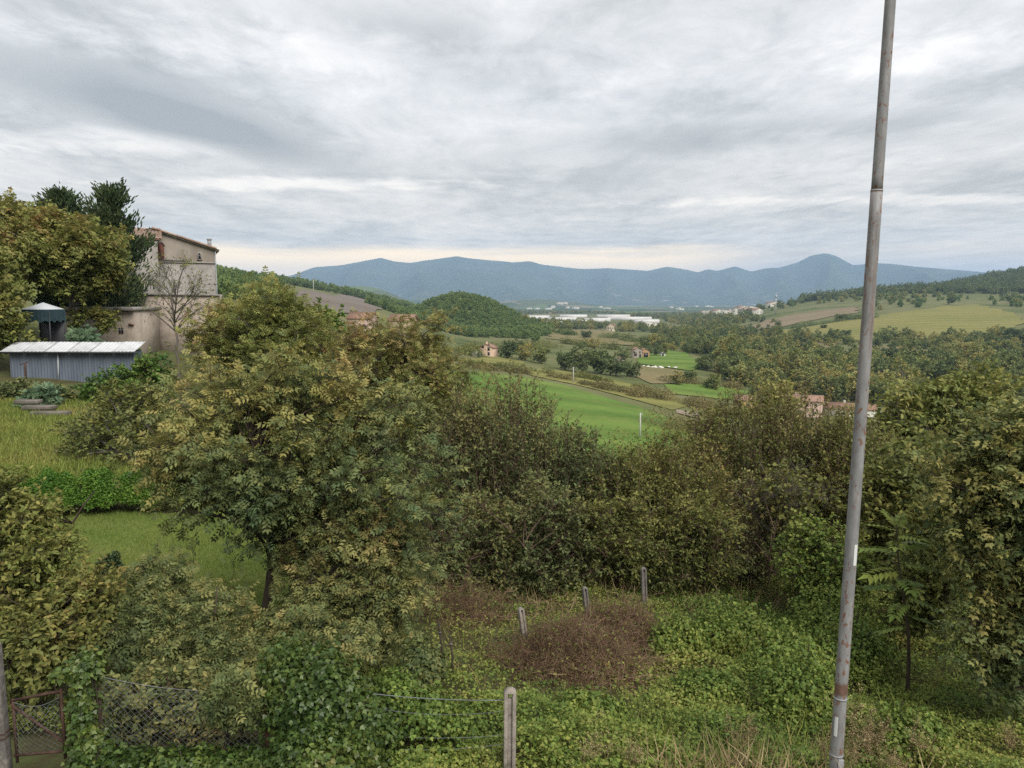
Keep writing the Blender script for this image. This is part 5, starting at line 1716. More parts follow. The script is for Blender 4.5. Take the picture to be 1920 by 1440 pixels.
# ------------------------------------------------------------------ the thicket
THICK = [  # px, py top, Y, width px, leaf, label
    (868, 775, 16.0, 150, 'dark_leaf', 'dark green thicket shrub next to the olive young tree'),
    (965, 728, 16.2, 190, 'dark_leaf', 'tallest dark thicket shrub with upright bare shoots'),
    (1085, 790, 15.6, 130, 'dark_leaf', 'dark thicket shrub stepping down to the gap over the green field'),
    (1165, 826, 15.4, 150, 'olive_leaf', 'lower olive thicket shrub under the gap over the green field'),
    (1270, 795, 16.0, 160, 'olive_leaf', 'olive thicket shrub with russet shoots beside the gap'),
    (1395, 742, 17.5, 170, 'olive_leaf', 'tall olive thicket shrub in front of the ochre farmhouse'),
    (1510, 757, 17.5, 170, 'dark_leaf', 'grey-brown thicket shrub in front of the two-storey farmhouse'),
    (1590, 800, 16.5, 130, 'olive_leaf', 'olive thicket shrub just beside the lamp post'),
    (1680, 840, 18.5, 160, 'olive_leaf', 'loose olive shrub behind the lamp post and the walnut sapling'),
]
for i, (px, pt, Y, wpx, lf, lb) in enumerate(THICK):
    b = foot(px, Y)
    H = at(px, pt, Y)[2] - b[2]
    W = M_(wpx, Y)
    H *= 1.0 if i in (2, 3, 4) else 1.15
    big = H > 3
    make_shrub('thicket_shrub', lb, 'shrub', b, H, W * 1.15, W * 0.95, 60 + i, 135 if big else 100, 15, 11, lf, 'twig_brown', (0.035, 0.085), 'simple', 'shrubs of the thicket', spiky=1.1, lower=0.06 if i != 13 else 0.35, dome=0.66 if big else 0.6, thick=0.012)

LUMPS = [
    ([E(900, 990, 13.9, 65, 75, .8), E(860, 1070, 13.6, 55, 60, .6), E(940, 1080, 13.6, 50, 55, .6)], 905, 'dark_leaf', 'dark bushy shrub at the foot of the thicket near the ash tree'),
    ([E(1030, 960, 13.9, 75, 70, .8), E(1000, 1060, 13.5, 55, 60, .6), E(1075, 1040, 13.6, 50, 65, .6)], 1035, 'dark_leaf', 'dark leafy shrub behind the leaning concrete post'),
    ([E(1160, 990, 13.9, 70, 60, .7), E(1195, 1040, 13.5, 50, 40, .5), E(1120, 1030, 13.7, 40, 45, .5)], 1165, 'olive_leaf', 'yellowish leafy shrub above the slotted concrete post'),
    ([E(1310, 990, 13.9, 75, 70, .8), E(1280, 1050, 13.5, 60, 50, .6), E(1350, 1040, 13.6, 50, 50, .6)], 1310, 'olive_leaf', 'sprawling olive shrub with reddish bare base'),
    ([E(1430, 960, 14.4, 60, 70, .7), E(1410, 1040, 14.2, 50, 50, .6)], 1430, 'dark_leaf', 'tangled brown shrub with thin bare branches'),
]
for i, (el, px, lf, lb) in enumerate(LUMPS):
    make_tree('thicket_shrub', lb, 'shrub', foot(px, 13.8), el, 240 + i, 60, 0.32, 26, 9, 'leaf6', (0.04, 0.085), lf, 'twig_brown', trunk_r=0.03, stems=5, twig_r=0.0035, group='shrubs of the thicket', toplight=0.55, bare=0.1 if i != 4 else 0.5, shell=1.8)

make_tree('bush', 'fresh green bush growing against the thicket beside the lamp post', 'bush', foot(1545, 12.3), [E(1550, 1060, 12.3, 85, 75), E(1500, 1010, 12.6, 40, 30), E(1590, 1120, 12.0, 50, 50)], 81, 64, 0.32, 24, 9, 'broad', (0.035, 0.075), 'weed_leaf', 'twig_brown', trunk_r=0.035, stems=3, twig_r=0.003)
make_tree('bush', 'small bush with a bare forked branch inside the thicket', 'bush', foot(1510, 13.6), [E(1500, 930, 13.6, 55, 60)], 82, 20, 0.35, 18, 5, 'broad', (0.06, 0.10), 'olive_leaf', 'bark_grey', trunk_r=0.03, stems=3, twig_r=0.004, bare=0.45)

# ------------------------------------------------------------------ trees at the right
make_tree('tree', 'broad yellow-green tree beyond the thicket under the stream wood', 'tree', foot(1740, 26), [E(1760, 790, 26, 110, 60), E(1680, 820, 25, 70, 55), E(1840, 760, 27, 90, 50)], 91, 70, 0.95, 30, 8, 'leaf6', (0.16, 0.27), 'yellowing_leaf', 'bark_grey', trunk_r=0.12, twig_r=0.007)
make_tree('tree', 'olive tree standing between the yellow-green tree and the near ash', 'tree', foot(1790, 15), [E(1760, 900, 15, 90, 70), E(1690, 940, 15, 50, 50)], 92, 46, 0.5, 26, 8, 'leaf6', (0.10, 0.16), 'olive_leaf', trunk_r=0.06, twig_r=0.004)
make_tree('ash_tree', 'near ash tree with dense round leaflets beside the walnut sapling', 'tree', foot(1935, 8.6),
          [E(1870, 980, 8.7, 110, 150), E(1930, 830, 9.2, 130, 80), E(1800, 900, 9.4, 75, 80), E(1890, 1180, 8.4, 85, 130), E(1960, 1000, 8.6, 120, 200)], 93, 130, 0.38, 19, 6, 'pinnate5', (0.07, 0.165), 'ash_leaf', 'bark', trunk_r=0.08, twig_r=0.0035, droop=0.45, toplight=0.4)


make_tree('tree', 'loose olive tree just behind the lamp post over the clearing', 'tree', foot(1690, 13.2), [E(1690, 920, 13.2, 75, 85, .9), E(1640, 990, 13.0, 45, 70, .6)], 96, 46, 0.45, 20, 7, 'leaf6', (0.07, 0.13), 'olive_leaf', trunk_r=0.05, twig_r=0.004)
make_tree('tree', 'yellow-green young tree between the walnut sapling and the near ash', 'tree', foot(1770, 11.2), [E(1770, 1030, 11.2, 70, 110, .7), E(1720, 1110, 11.4, 60, 70, .6)], 97, 46, 0.36, 20, 7, 'leaf6', (0.06, 0.12), 'yellowing_leaf', trunk_r=0.04, twig_r=0.004, toplight=0.5)
make_tree('young_tree', 'thin yellow young tree rising above the thicket before the farm buildings', 'tree', foot(1455, 19), [E(1450, 765, 19, 42, 48), E(1480, 790, 19, 40, 35)], 94, 30, 0.45, 18, 6, 'leaf6', (0.09, 0.14), 'yellowing_leaf', 'twig_brown', trunk_r=0.04, twig_r=0.004, bare=0.2)
make_tree('young_tree', 'twiggy russet young tree beside the gap over the green field', 'tree', foot(1318, 17), [E(1325, 805, 17, 34, 42)], 95, 15, 0.42, 16, 5, 'leaf6', (0.07, 0.12), 'russet_leaf', 'twig_brown', trunk_r=0.035, twig_r=0.004, bare=0.35)

# walnut sapling: every frond its own part
def make_sapling():
    rg = np.random.default_rng(101)
    Y = 9.4
    b = foot(1700, Y)
    root = thing('walnut_sapling', 'slim young walnut sapling with big fresh fronds among the weeds', 'sapling', b)
    top = at(1688, 985, Y) - b
    n = 10
    t = np.linspace(0, 1, n)[:, None]
    P = t * top[None] + np.stack([0.05 * np.sin(t[:, 0] * 5), 0 * t[:, 0], 0 * t[:, 0]], -1)
    MB().tube(P, 0.028 * (1 - 0.75 * t[:, 0]), 8).build('trunk', MAT['bark'], root, smooth=True)
    tv, tf = TPL['frond']
    for k, (u, az, tilt, L) in enumerate([(0.42, 2.9, .1, .5), (0.48, 0.2, .05, .55), (0.52, 1.4, .1, .45), (0.56, 3.9, .15, .55), (0.6, 5.6, .15, .6), (0.64, 2.5, .2, .6), (0.66, 0.6, .2, .62), (0.70, 4.6, .25, .55),
                                         (0.74, 3.3, .25, .65), (0.78, 5.9, .3, .6), (0.82, 1.7, .3, .5), (0.85, 2.8, .35, .62), (0.88, 0.1, .35, .6), (0.91, 4.2, .4, .55), (0.94, 5.2, .5, .5), (0.96, 3.0, .6, .5), (0.98, 0.9, .7, .45), (0.99, 1.9, .9, .4)]):
        i = min(int(u * 9), 8)
        p = P[i] + (P[i + 1] - P[i]) * (u * 9 - i)
        L = L * 0.72
        V = tv.copy() * L
        V[:, 2] -= 0.5 * (V[:, 1] / L) ** 2 * L * 0.5
        me = mesh('frond', V, tf, MAT['weed_leaf'], attr={'lv': np.clip(np.full(len(tf), 0.25 + 0.5 * rg.random()) + rg.normal(size=len(tf)) * .05, 0, 1)})
        obj('frond', me, root, p, (tilt, rg.normal() * .15, az - math.pi / 2))


make_sapling()


# ------------------------------------------------------------------ brambles, ivy, weeds, grass
def tangle(name, label, centre_px, seed, n=420, cat='bramble'):
    """mound of dead, arching bramble canes"""
    rg = np.random.default_rng(seed)
    px, py, Y, rx, rz = centre_px
    c, r = E(px, py, Y, rx, rz)
    b = np.array([c[0], c[1], hz(c[0], c[1])])
    H = c[2] + r[2] - b[2]
    root = thing(name, label, cat, b)
    nc = 5
    cc = np.stack([rg.uniform(-.75, .75, nc) * r[0], rg.uniform(-.5, .5, nc) * r[0], rg.uniform(.45, 1.05, nc)], -1)
    kk = rg.integers(0, nc, n)
    a = np.stack([cc[kk, 0] + rg.normal(size=n) * r[0] * .28, cc[kk, 1] + rg.normal(size=n) * r[0] * .25, np.zeros(n)], -1)
    th = rg.random(n) * 6.283
    L = rg.uniform(0.4, 1.7, n) ** 1.2 * r[0]
    e = a + np.stack([np.cos(th) * L, np.sin(th) * L * .8, rg.uniform(0, .5, n) * H], -1)
    rad = np.linalg.norm((a + e)[:, :2] / 2, axis=1) / r[0]
    m = (a + e) / 2
    m[:, 2] = 1.9 * H * cc[kk, 2] * np.clip(1 - rad ** 2 * .5, .2, 1) * rg.uniform(.15, 1.2, n)
    m[:, :2] += rg.normal(size=(n, 2)) * .18
    nu = n // 6                                   # some canes still stand upright
    e[:nu] = a[:nu] + np.stack([rg.normal(size=nu) * .18, rg.normal(size=nu) * .15, H * rg.uniform(.7, 1.5, nu)], -1)
    m[:nu] = (a[:nu] + e[:nu]) / 2 + rg.normal(size=(nu, 3)) * .06
    P = bez(a, m, e, 8) + rg.normal(size=(n, 8, 3)) * 0.03
    V, F = tubes(P, 0.0036 * rg.uniform(.4, 1.0, (n, 1)) ** 1.5 * rg.choice([1, 1, 1, 2.4], (n, 1)) * np.ones((1, 8)), 3)
    o = obj('canes', mesh('canes', V, F, MAT['dead_twig'], attr={'lv': np.repeat(rg.random(n), 7 * 3)}, smooth=True), root)
    o['kind'] = 'stuff'
    q = n * 15
    k = rg.integers(0, n, q)
    f = rg.random(q) * 7
    i0 = np.minimum(f.astype(int), 6)
    p = P[k, i0] + (P[k, i0 + 1] - P[k, i0]) * (f - i0)[:, None] + rg.normal(size=(q, 3)) * 0.03
    V2, F2 = tubes(np.stack([p, p + rand_dir(rg, q) * rg.uniform(.05, .26, (q, 1))], 1), np.full((q, 2), 0.0018), 3)
    o = obj('twigs', mesh('twigs', V2, F2, MAT['dead_twig'], attr={'lv': np.repeat(rg.random(q), 3)}), root)
    o['kind'] = 'stuff'
    ql = n * 5
    k = rg.integers(0, n, ql)
    me = leaves_mesh('foliage', 'simple', P[k, rg.integers(2, 7, ql)] + rg.normal(size=(ql, 3)) * .04, rand_dir(rg, ql), rand_dir(rg, ql), rg.uniform(.03, .06, ql), 'olive_leaf', rg)
    obj('foliage', me, root)


tangle('dead_bramble', 'brown mound of dead brambles around the broken concrete post', (1085, 1228, 10.0, 92, 50), 111, 800)
tangle('dead_bramble', 'brown tangle of dead brambles below the slotted concrete post', (1165, 1185, 11.0, 62, 40), 112, 600)
tangle('dead_bramble', 'low reddish dead brambles at the foot of the dark thicket', (900, 1140, 12.4, 90, 28), 113, 260)


def ivy_mass(name, label, ells, base, seed, n, size=(0.05, 0.09), leaf='ivy_leaf', cat='ivy'):
    rg = np.random.default_rng(seed)
    root = thing(name, label, cat, base)
    V, A, N = [], [], []
    vol = np.array([r[0] * r[2] for c, r in ells])
    ks = rg.choice(len(ells), n, p=vol / vol.sum())
    C = np.array([c for c, r in ells])[ks]
    Rr = np.array([r for c, r in ells])[ks]
    d = rand_dir(rg, n)
    lump = 1 + 0.26 * np.sin(d[:, 0] * 9 + ks) * np.sin(d[:, 2] * 10 + 2 * ks) + 0.15 * np.sin(d[:, 0] * 17) * np.sin(d[:, 2] * 19)
    P = C + d * Rr * (rg.random(n) ** 0.42 * lump)[:, None]
    g = h(P[:, 0], P[:, 1])
    P[:, 2] = np.maximum(P[:, 2], g + 0.02)
    ax = norm(np.array([0, 0, -1.0]) * .8 + rand_dir(rg, n) * .7 + d * .3)
    nm = norm(d * .9 + rand_dir(rg, n) * .5 + np.array([0, 0, .4]))
    me = leaves_mesh('foliage', 'ivy', P - np.asarray(base), ax, nm, rg.uniform(size[0], size[1], n), leaf, rg)
    obj('foliage', me, root)
    k = 60
    s = C[:k] * 0 + np.asarray(base) * 0 + np.stack([rg.normal(size=k) * .1, rg.normal(size=k) * .1, 0 * rg.random(k)], -1)
    e = P[:k] - np.asarray(base)
    Vt, Ft = tubes(bez(s, (s + e) / 2 + rg.normal(size=(k, 3)) * .06, e, 6), np.full((k, 6), 0.007), 4)
    o = obj('stems', mesh('stems', Vt, Ft, MAT['bark']), root)
    o['kind'] = 'stuff'


ivy_mass('ivy', 'dense ivy heaped over the end of the chain-link fence', [E(600, 1320, 6.9, 105, 120, .4), E(540, 1280, 7.0, 60, 90, .35), E(690, 1370, 6.8, 75, 80, .4), E(590, 1420, 6.4, 110, 70, .4)], foot(600, 6.9), 121, 24000, (0.028, 0.055))
ivy_mass('ivy', 'bright ivy climbing the fence post between gate and chain-link', [E(162, 1250, 6.6, 30, 32, .16), E(160, 1320, 6.6, 27, 70, .14), E(170, 1400, 6.6, 40, 60, .2), E(115, 1262, 6.6, 22, 12, .1)], foot(162, 6.6), 122, 5200, (0.032, 0.06))
ivy_mass('ivy', 'dark low ivy creeping along the bottom of the chain-link fence', [E(330, 1440, 6.4, 150, 30, .3), E(450, 1445, 6.4, 90, 32, .3), E(230, 1435, 6.5, 60, 32, .25)], foot(340, 6.4), 123, 9000, (0.03, 0.055))
ivy_mass('creeper', 'yellow-green creeper with pale seed heads beside the fence wires', [E(800, 1330, 7.0, 70, 45, .3), E(745, 1290, 7.2, 45, 35, .3), E(860, 1345, 7.1, 45, 25, .25), E(820, 1420, 6.8, 80, 35, .3)], foot(800, 7.0), 124, 6000, (0.025, 0.05), 'weed_leaf', 'creeper')
ivy_mass('bush', 'dark ivy-clad stump between the ash tree and the bramble mound', [E(790, 1245, 9.0, 45, 45, .3)], foot(790, 9.0), 125, 4000, (0.035, 0.06), 'dark_leaf', 'bush')


def sines(x, y, s):
    return (np.sin(x * 1.9 * s + 0.7) * np.sin(y * 2.3 * s + 1.1) + 0.6 * np.sin(x * 4.3 * s + 2.1 * y * s) + 0.4 * np.sin(7.1 * y * s - 3.0 * x * s)) / 2


def weeds():
    rg = np.random.default_rng(131)
    n = 420000
    # more plants where the ground lies nearer, all over the waste ground
    y = 5.4 + 11.0 * rg.random(n) ** 1.35
    x = rg.uniform(-1, 1, n) * (0.74 * y + 0.6)
    px = x / y * FPX + 960
    left = (px < 830) & (y > 8.2)
    keep = ~((x < -4.2) & (y > 12.0)) & ~(left & (rg.random(n) < 0.6))
    brown = (px > 820) & (px < 1230) & (y > 8.6) & (y < 12.2)
    keep &= ~(brown & (rg.random(n) < 0.7)) & ~((px < 720) & (y < 8.0))
    x, y, px = x[keep], y[keep], px[keep]
    n = len(x)
    mound = np.clip(0.14 + 0.24 * sines(x, y, 0.8) + 0.13 * sines(x + 5, y - 3, 2.1) + 0.06 * sines(x - 2, y, 4.7), 0.02, 0.6)
    z = h(x, y) + mound * rg.random(n) ** 0.45
    P = np.stack([x, y, z], -1)
    nm = norm(np.array([0, 0, 1.0]) + rand_dir(rg, n) * .75)
    ax = norm(rand_dir(rg, n) * np.array([1, 1, .5]) + np.array([0, 0, .15]))
    bias = 0.18 * sines(x * .7, y * .7 + 4, 0.9) + np.where((px < 980) & (y < 9), .12, 0.0)
    sp = sines(x + 11, y + 7, 1.3)
    me = leaves_mesh('weeds', 'broad', P, ax, nm, rg.uniform(0.020, 0.050, n) * (1 + .3 * sp), 'weed_leaf', rg, bias=bias - 0.05)
    tag(obj('weeds', me), 'low green weeds and nettles covering the waste ground', 'weeds', kind='stuff')
    # grass tufts through the weeds, green and dry
    n = 42000
    y = 5.4 + 16.0 * rg.random(n) ** 1.3
    x = rg.uniform(-1, 1, n) * (0.74 * y + 0.6)
    cl = sines(x, y, 1.6) + .5 * sines(x - 4, y + 9, .6)
    keep = (cl + rg.normal(size=n) * .25 > 0.05) & ~((x < -3.4) & (y > 11.5)) & ~((x > -0.1) & (x < 2.8) & (y > 8.8) & (y < 12.8)) & ~((x / y < -0.16) & (y < 8.2))
    x, y = x[keep], y[keep]
    n = len(x)
    P = np.stack([x, y, h(x, y) + .01], -1)
    ax = norm(np.array([0, 0, 1.0]) + rand_dir(rg, n) * .45)
    TPL['blade'] = T_blade(0.016, 0.35)
    me = leaves_mesh('grass', 'blade', P, ax, rand_dir(rg, n), rg.uniform(0.10, 0.32, n), 'grass_blade', rg, bias=.15 * sines(x, y, .5))
    tag(obj('grass', me), 'long tufted grass growing through the weeds', 'grass', kind='stuff')
    # short lawn and the rough grassy slope to the shed
    n = 150000
    y = 11.8 + 24 * rg.random(n) ** 1.4
    x = -(0.30 + 0.46 * rg.random(n)) * y
    P = np.stack([x, y, h(x, y)], -1)
    rough = y > 19.5
    L = np.where(rough, rg.uniform(.08, .26, n), rg.uniform(.05, .10, n))
    TPL['blade2'] = T_blade(0.05, 0.3)
    me = leaves_mesh('grass', 'blade2', P, norm(np.array([0, 0, 1.0]) + rand_dir(rg, n) * .5), rand_dir(rg, n), L, 'grass_blade', rg, bias=np.where(rough, .02, -.08) + .2 * sines(x, y, .4))
    tag(obj('grass', me), 'short lawn grass and rough grass on the slope before the shed', 'grass', kind='stuff')
    # dead grass under the thicket and at the roadside
    n = 5000
    y = np.concatenate([rg.uniform(12.4, 14.5, n // 2), 5.6 + 1.2 * rg.random(n - n // 2)])
    x = np.concatenate([rg.uniform(-1.8, 6.0, n // 2), rg.uniform(1.2, 5.5, n - n // 2)])
    cl = sines(x, y, 1.1)
    k = cl + rg.normal(size=n) * .3 > 0.1
    x, y = x[k], y[k]
    n = len(x)
    P = np.stack([x, y, h(x, y)], -1)
    me = leaves_mesh('dry_grass', 'blade', P, norm(np.array([0, 0, .8]) + rand_dir(rg, n) * .6), rand_dir(rg, n), rg.uniform(.2, .5, n), 'straw', rg)
    tag(obj('dry_grass', me), 'withered grass under the thicket and along the roadside', 'dry grass', kind='stuff')


weeds()


# leafy hummocks of nettle and bramble in the weeds
HUM = [(1270, 1185, 10.6, 50, 34, 'round dark nettle clump at the edge of the dead brambles'), (1500, 1290, 8.6, 75, 55, 'big dark leafy hummock just before the lamp post foot'),
       (1480, 1210, 9.8, 80, 45, 'leafy hummock behind the big dark hummock by the lamp post'), (1600, 1200, 10.2, 70, 50, 'bramble hummock behind the lamp post under the fresh bush'),
       (1380, 1160, 11.0, 80, 40, 'bright nettle patch below the sprawling olive shrub'), (1700, 1360, 7.6, 70, 45, 'low leafy hummock at the foot of the walnut sapling'),
       (1560, 1150, 11.2, 80, 50, 'shady bramble hummock under the fresh green bush'), (1320, 1290, 8.9, 60, 24, 'small pale weed patch in the open waste ground'),
       (1100, 1330, 8.0, 60, 25, 'green weed patch beside the concrete fence post')]
for i, (px, py, Y, rx, rz, lb) in enumerate(HUM):
    c, r = E(px, py, Y, rx, rz)
    b = np.array([c[0], c[1], hz(c[0], c[1])])
    r = r * np.array([1.05, .95, 1.75])
    c[2] = b[2] + r[2] * 0.45
    ivy_mass('weed_clump', lb, [(c, r), (c + np.array([r[0] * .6, .1, -.05]), r * .7), (c - np.array([r[0] * .5, .15, .03]), r * .75)], b, 140 + i, 9500, (0.025, 0.052), 'weed_leaf', 'weeds')


# dry seed stalks along the roadside
def stalk_proto(seed, H):
    rg = np.random.default_rng(seed)
    m = []
    Ps, Rs = [], []
    for k in range(5):
        a = rand_dir(rg, 1)[0] * np.array([.04, .04, 0])
        e = a + np.array([rg.normal() * .10, rg.normal() * .10, H * rg.uniform(.6, 1)])
        Ps.append(bez(a[None], ((a + e) / 2 + rg.normal(size=3) * .03)[None], e[None], 6)[0])
    Ps = np.array(Ps)
    V, F = tubes(Ps, np.full((5, 6), .0028), 4)
    br = []
    for k in range(5):
        for j in range(14):
            t = rg.uniform(.5, 1)
            i = min(int(t * 5), 4)
            s = Ps[k, i] + (Ps[k, i + 1] - Ps[k, i]) * (t * 5 - i)
            br.append([s, s + norm(rand_dir(rg, 1)[0] + np.array([0, 0, .8])) * rg.uniform(.05, .14)])
    br = np.array(br)
    V2, F2 = tubes(br, np.full((len(br), 2), .0016), 3)
    return (np.concatenate([V, V2]), np.concatenate([F]), F2 + len(V), br[:, 1], rg)


def stalks():
    protos = []
    for s in range(4):
        V, F, F2, tips, rg = stalk_proto(150 + s, 0.65 + .1 * s)
        lv = rg.random()
        me = mesh('stems', V, [F, F2], MAT['straw'], attr={'lv': np.full(len(F) + len(F2), .4)})
        n = len(tips) * 9
        P = np.repeat(tips, 9, 0) + rg.normal(size=(n, 3)) * .018
        hd = leaves_mesh('seed_heads', 'broad', P, rand_dir(rg, n), rand_dir(rg, n), rg.uniform(.010, .022, n), 'straw', rg)
        protos.append((me, hd))
    rg = np.random.default_rng(160)
    spots = []
    for i in range(11):
        px, py = rg.uniform(1420, 1900), rg.uniform(1410, 1540)
        spots.append((px, py))
    for i in range(3):
        spots.append((rg.uniform(1100, 1400), rg.uniform(1420, 1500)))
    for i, (px, py) in enumerate(spots):
        g = ground_at(px, py)
        me, hd = protos[i % 4]
        root = thing('dry_stalk', 'dry straw-coloured seed stalk in the roadside weeds', 'dry weed', g, rg.uniform(0, 6.28), 'dry seed stalks along the roadside')
        s = rg.uniform(.5, .85)
        root.scale = (s, s, s)
        o = obj('stems', me, root)
        o['kind'] = 'stuff'
        o = obj('seed_heads', hd, root)
        o['kind'] = 'stuff'


stalks()

for i, (path, w_, h_, n_, lf, lb) in enumerate((
        ([(1270, 812), (1340, 806), (1420, 812), (1500, 822), (1600, 836)], 12, 5.0, 12000, 'scrub_leaf', 'brown scrub on the slope in front of the farm buildings'),
        ([(1180, 868), (1300, 850), (1420, 848), (1540, 858), (1680, 880)], 9, 4.5, 12000, 'olive_leaf', 'olive scrub on the slope just beyond the thicket'),
        ([(1400, 790), (1500, 796), (1620, 806), (1760, 810)], 10, 4.5, 9000, 'olive_leaf', 'olive scrub along the garden of the farm buildings'))):
    hedgerow('hedgerow', lb, path, w_, h_, n_, lf, 170 + i, (0.2, 0.42))

# ------------------------------------------------------------------ posts, fence, lamp post
MAT['concrete'] = noise_mat('concrete', [(0.25, (0.065, 0.057, 0.048)), (0.5, (0.145, 0.132, 0.118)), (0.75, (0.25, 0.23, 0.205))], 14.0, bump=0.006, bscale=40)
MAT['concrete_lichen'] = noise_mat('concrete_lichen', [(0.25, (0.10, 0.085, 0.07)), (0.45, (0.23, 0.20, 0.17)), (0.62, (0.33, 0.29, 0.25)), (0.75, (0.36, 0.25, 0.13))], 11.0, bump=0.006, bscale=40)
MAT['wire'] = noise_mat('wire', [(0.3, (0.10, 0.105, 0.11)), (0.7, (0.21, 0.22, 0.23))], 12.0, rough=0.5)


def concrete_post(name, label, px, py_top, Y, wpx, lean=(0, 0), mat='concrete', slot=True, cap='peak', rz=0.2, deep=0.5):
    b = foot(px, Y)
    t = at(px, py_top, Y)
    H = t[2] - b[2]
    w = M_(wpx, Y)
    root = thing(name, label, 'post', b, 0)
    root.rotation_euler = (lean[1], lean[0], rz)
    m = MB()
    body = m
    d = w * 0.85
    if slot:
        # two rails with recessed web: an I-section post
        body.box((-w * .34, 0, H / 2 - deep / 2), (w * .32, d, H + deep))
        body.box((w * .34, 0, H / 2 - deep / 2), (w * .32, d, H + deep))
        body.box((0, 0, H / 2 - deep / 2 - .03), (w * .37, d * .45, H + deep - .06))
    else:
        body.box((0, 0, H / 2 - deep / 2), (w, d, H + deep))
    body.build('post', MAT[mat], root, bevel=w * .06)
    c = MB().box((0, 0, H + w * .16), (w * 1.02, d * 1.02, w * .34), taper=0.45)
    c.build('cap', MAT[mat], root, bevel=w * .04)
    return root, H


gate_post, gH = concrete_post('concrete_post', 'square concrete gate post with pointed top and rusty wire ties', 13, 1210, 6.7, 25, (R(-1), 0), 'concrete', False, rz=0.1)
for zz in (gH * .42, gH * .45):
    w = M_(25, 6.7) * .56
    MB().tube([(-w, -w, zz), (w, -w, zz + .01), (w, w, zz), (-w, w, zz - .01), (-w, -w, zz)], 0.006, 6).build('wire_tie', MAT['rust'], gate_post)
fp, fH = concrete_post('concrete_post', 'grooved lichen-covered concrete fence post carrying the wires', 955, 1297, 6.7, 24, (R(0.5), 0), 'concrete_lichen', True, rz=0.05)
concrete_post('concrete_post', 'leaning broken concrete post with an orange lichen top in the brambles', 985, 1138, 10.9, 11, (R(-9), R(2)), 'concrete_lichen', True, rz=0.5)
concrete_post('concrete_post', 'leaning pale concrete post rising out of the dead brambles', 1103, 1100, 12.0, 10, (R(-8), R(2)), 'concrete', True, rz=0.4)
concrete_post('concrete_post', 'upright slotted concrete post against the shrub with yellowish leaves', 1209, 1066, 12.7, 10, (R(-3), 0), 'concrete', True, rz=0.2)
# thin dark stakes near the ash tree
for (px, py, Y, lb) in ((826, 1165, 9.8, 'thin dark wooden stake beside the strip of grass'), (846, 1190, 9.6, 'short grey wooden stake with creeper beside the dark stake')):
    b = foot(px, Y)
    H = at(px, py, Y)[2] - b[2]
    root = thing('wooden_stake', lb, 'stake', b)
    MB().tube([(0, 0, -.2), (.02, 0, H * .5), (-.02, 0, H)], [.018, .016, .013], 6).build('stake', MAT['bark'], root)
    MB().tube([(-.02, -.02, H * .8), (.02, -.022, H * .8 + .01)], 0.008, 5).build('tie', MAT['wire'], root)


# fence wires from the grooved post
def wires():
    a = foot(955, 6.7)
    for i, (py, sag) in enumerate(((1313, .02), (1333, .05), (1378, .03), (1395, .04))):
        s = at(945, py, 6.7)
        e = at(700, py - 12 + 6 * i, 6.75)
        t = np.linspace(0, 1, 16)[:, None]
        p = s * (1 - t) + e * t - np.array([0, 0, sag]) * (4 * t * (1 - t))
        o = MB().tube(p, 0.0018 if i else 0.004, 5, caps=False).build('fence_wire', MAT['wire'])
        tag(o, ['thick twisted wire tied at the top of the grooved post', 'sagging thin fence wire just below the thick twisted wire', 'thin fence wire halfway down the grooved post', 'lowest fence wire strung from the grooved post'][i], 'wire', 'fence wires at the grooved post')


wires()


def chainlink(name, label, A, B, Hh, cell, wire_r, parent_posts=True):
    """woven diamond mesh between two points on the ground line; each wire zigzags"""
    A, B = np.asarray(A, float), np.asarray(B, float)
    L = np.linalg.norm(B - A)
    d = (B - A) / L
    side = norm(np.array([d[1], -d[0], 0.0]))
    root = thing(name, label, 'fence', A)
    n = int(L / (cell / 2))
    rows = int(Hh / (cell / 2))
    P = []
    for i in range(n):
        pts = []
        for j in range(rows + 1):
            sgn = 1 if (j + i) % 2 else -1
            u = i * cell / 2 + (cell / 4) * sgn * (1 if i % 2 == 0 else 1)
            u = i * cell / 2 + (cell / 4) * (1 if j % 2 else -1) * (1 if i % 2 == 0 else -1) + (cell / 4) * (0)
            sagz = -0.07 * math.sin(math.pi * min(max(u / L, 0), 1)) * (j / rows)
            bul = 0.05 * math.sin(math.pi * u / L) * math.sin(math.pi * j / rows)
            pts.append(d * u + np.array([0, 0, 1.0]) * (j * cell / 2 + sagz) + side * (0.003 * (1 if j % 2 else -1) + bul))
        P.append(pts)
    P = np.array(P)
    V, F = tubes(P, np.full(P.shape[:2], wire_r), 4)
    o = obj('wire_mesh', mesh('wire_mesh', V, F, MAT['wire'], smooth=True), root)
    o['kind'] = 'stuff'
    t = np.linspace(0, 1, 24)[:, None]
    top = d[None] * t * L + np.array([0, 0, 1.0]) * (Hh - 0.07 * np.sin(np.pi * t)) + side[None] * .006
    MB().tube(top, wire_r * 1.5, 5, caps=False).build('top_wire', MAT['wire'], root)
    return root


A = at(188, 1405, 6.62)
B = at(500, 1425, 6.8)
cl = chainlink('chain_link_fence', 'sagging chain-link fence between the ivy post and the ivy heap', A, B, A[2] * 0 + M_(152, 6.7), 0.062, 0.0023)
for u in (0.0, 1.0):
    q = (B - A) * u
    MB().tube([q + np.array([0, .03, -.5]), q + np.array([0, .03, M_(158, 6.7)])], 0.02, 8).build('post', MAT['rust'], cl)
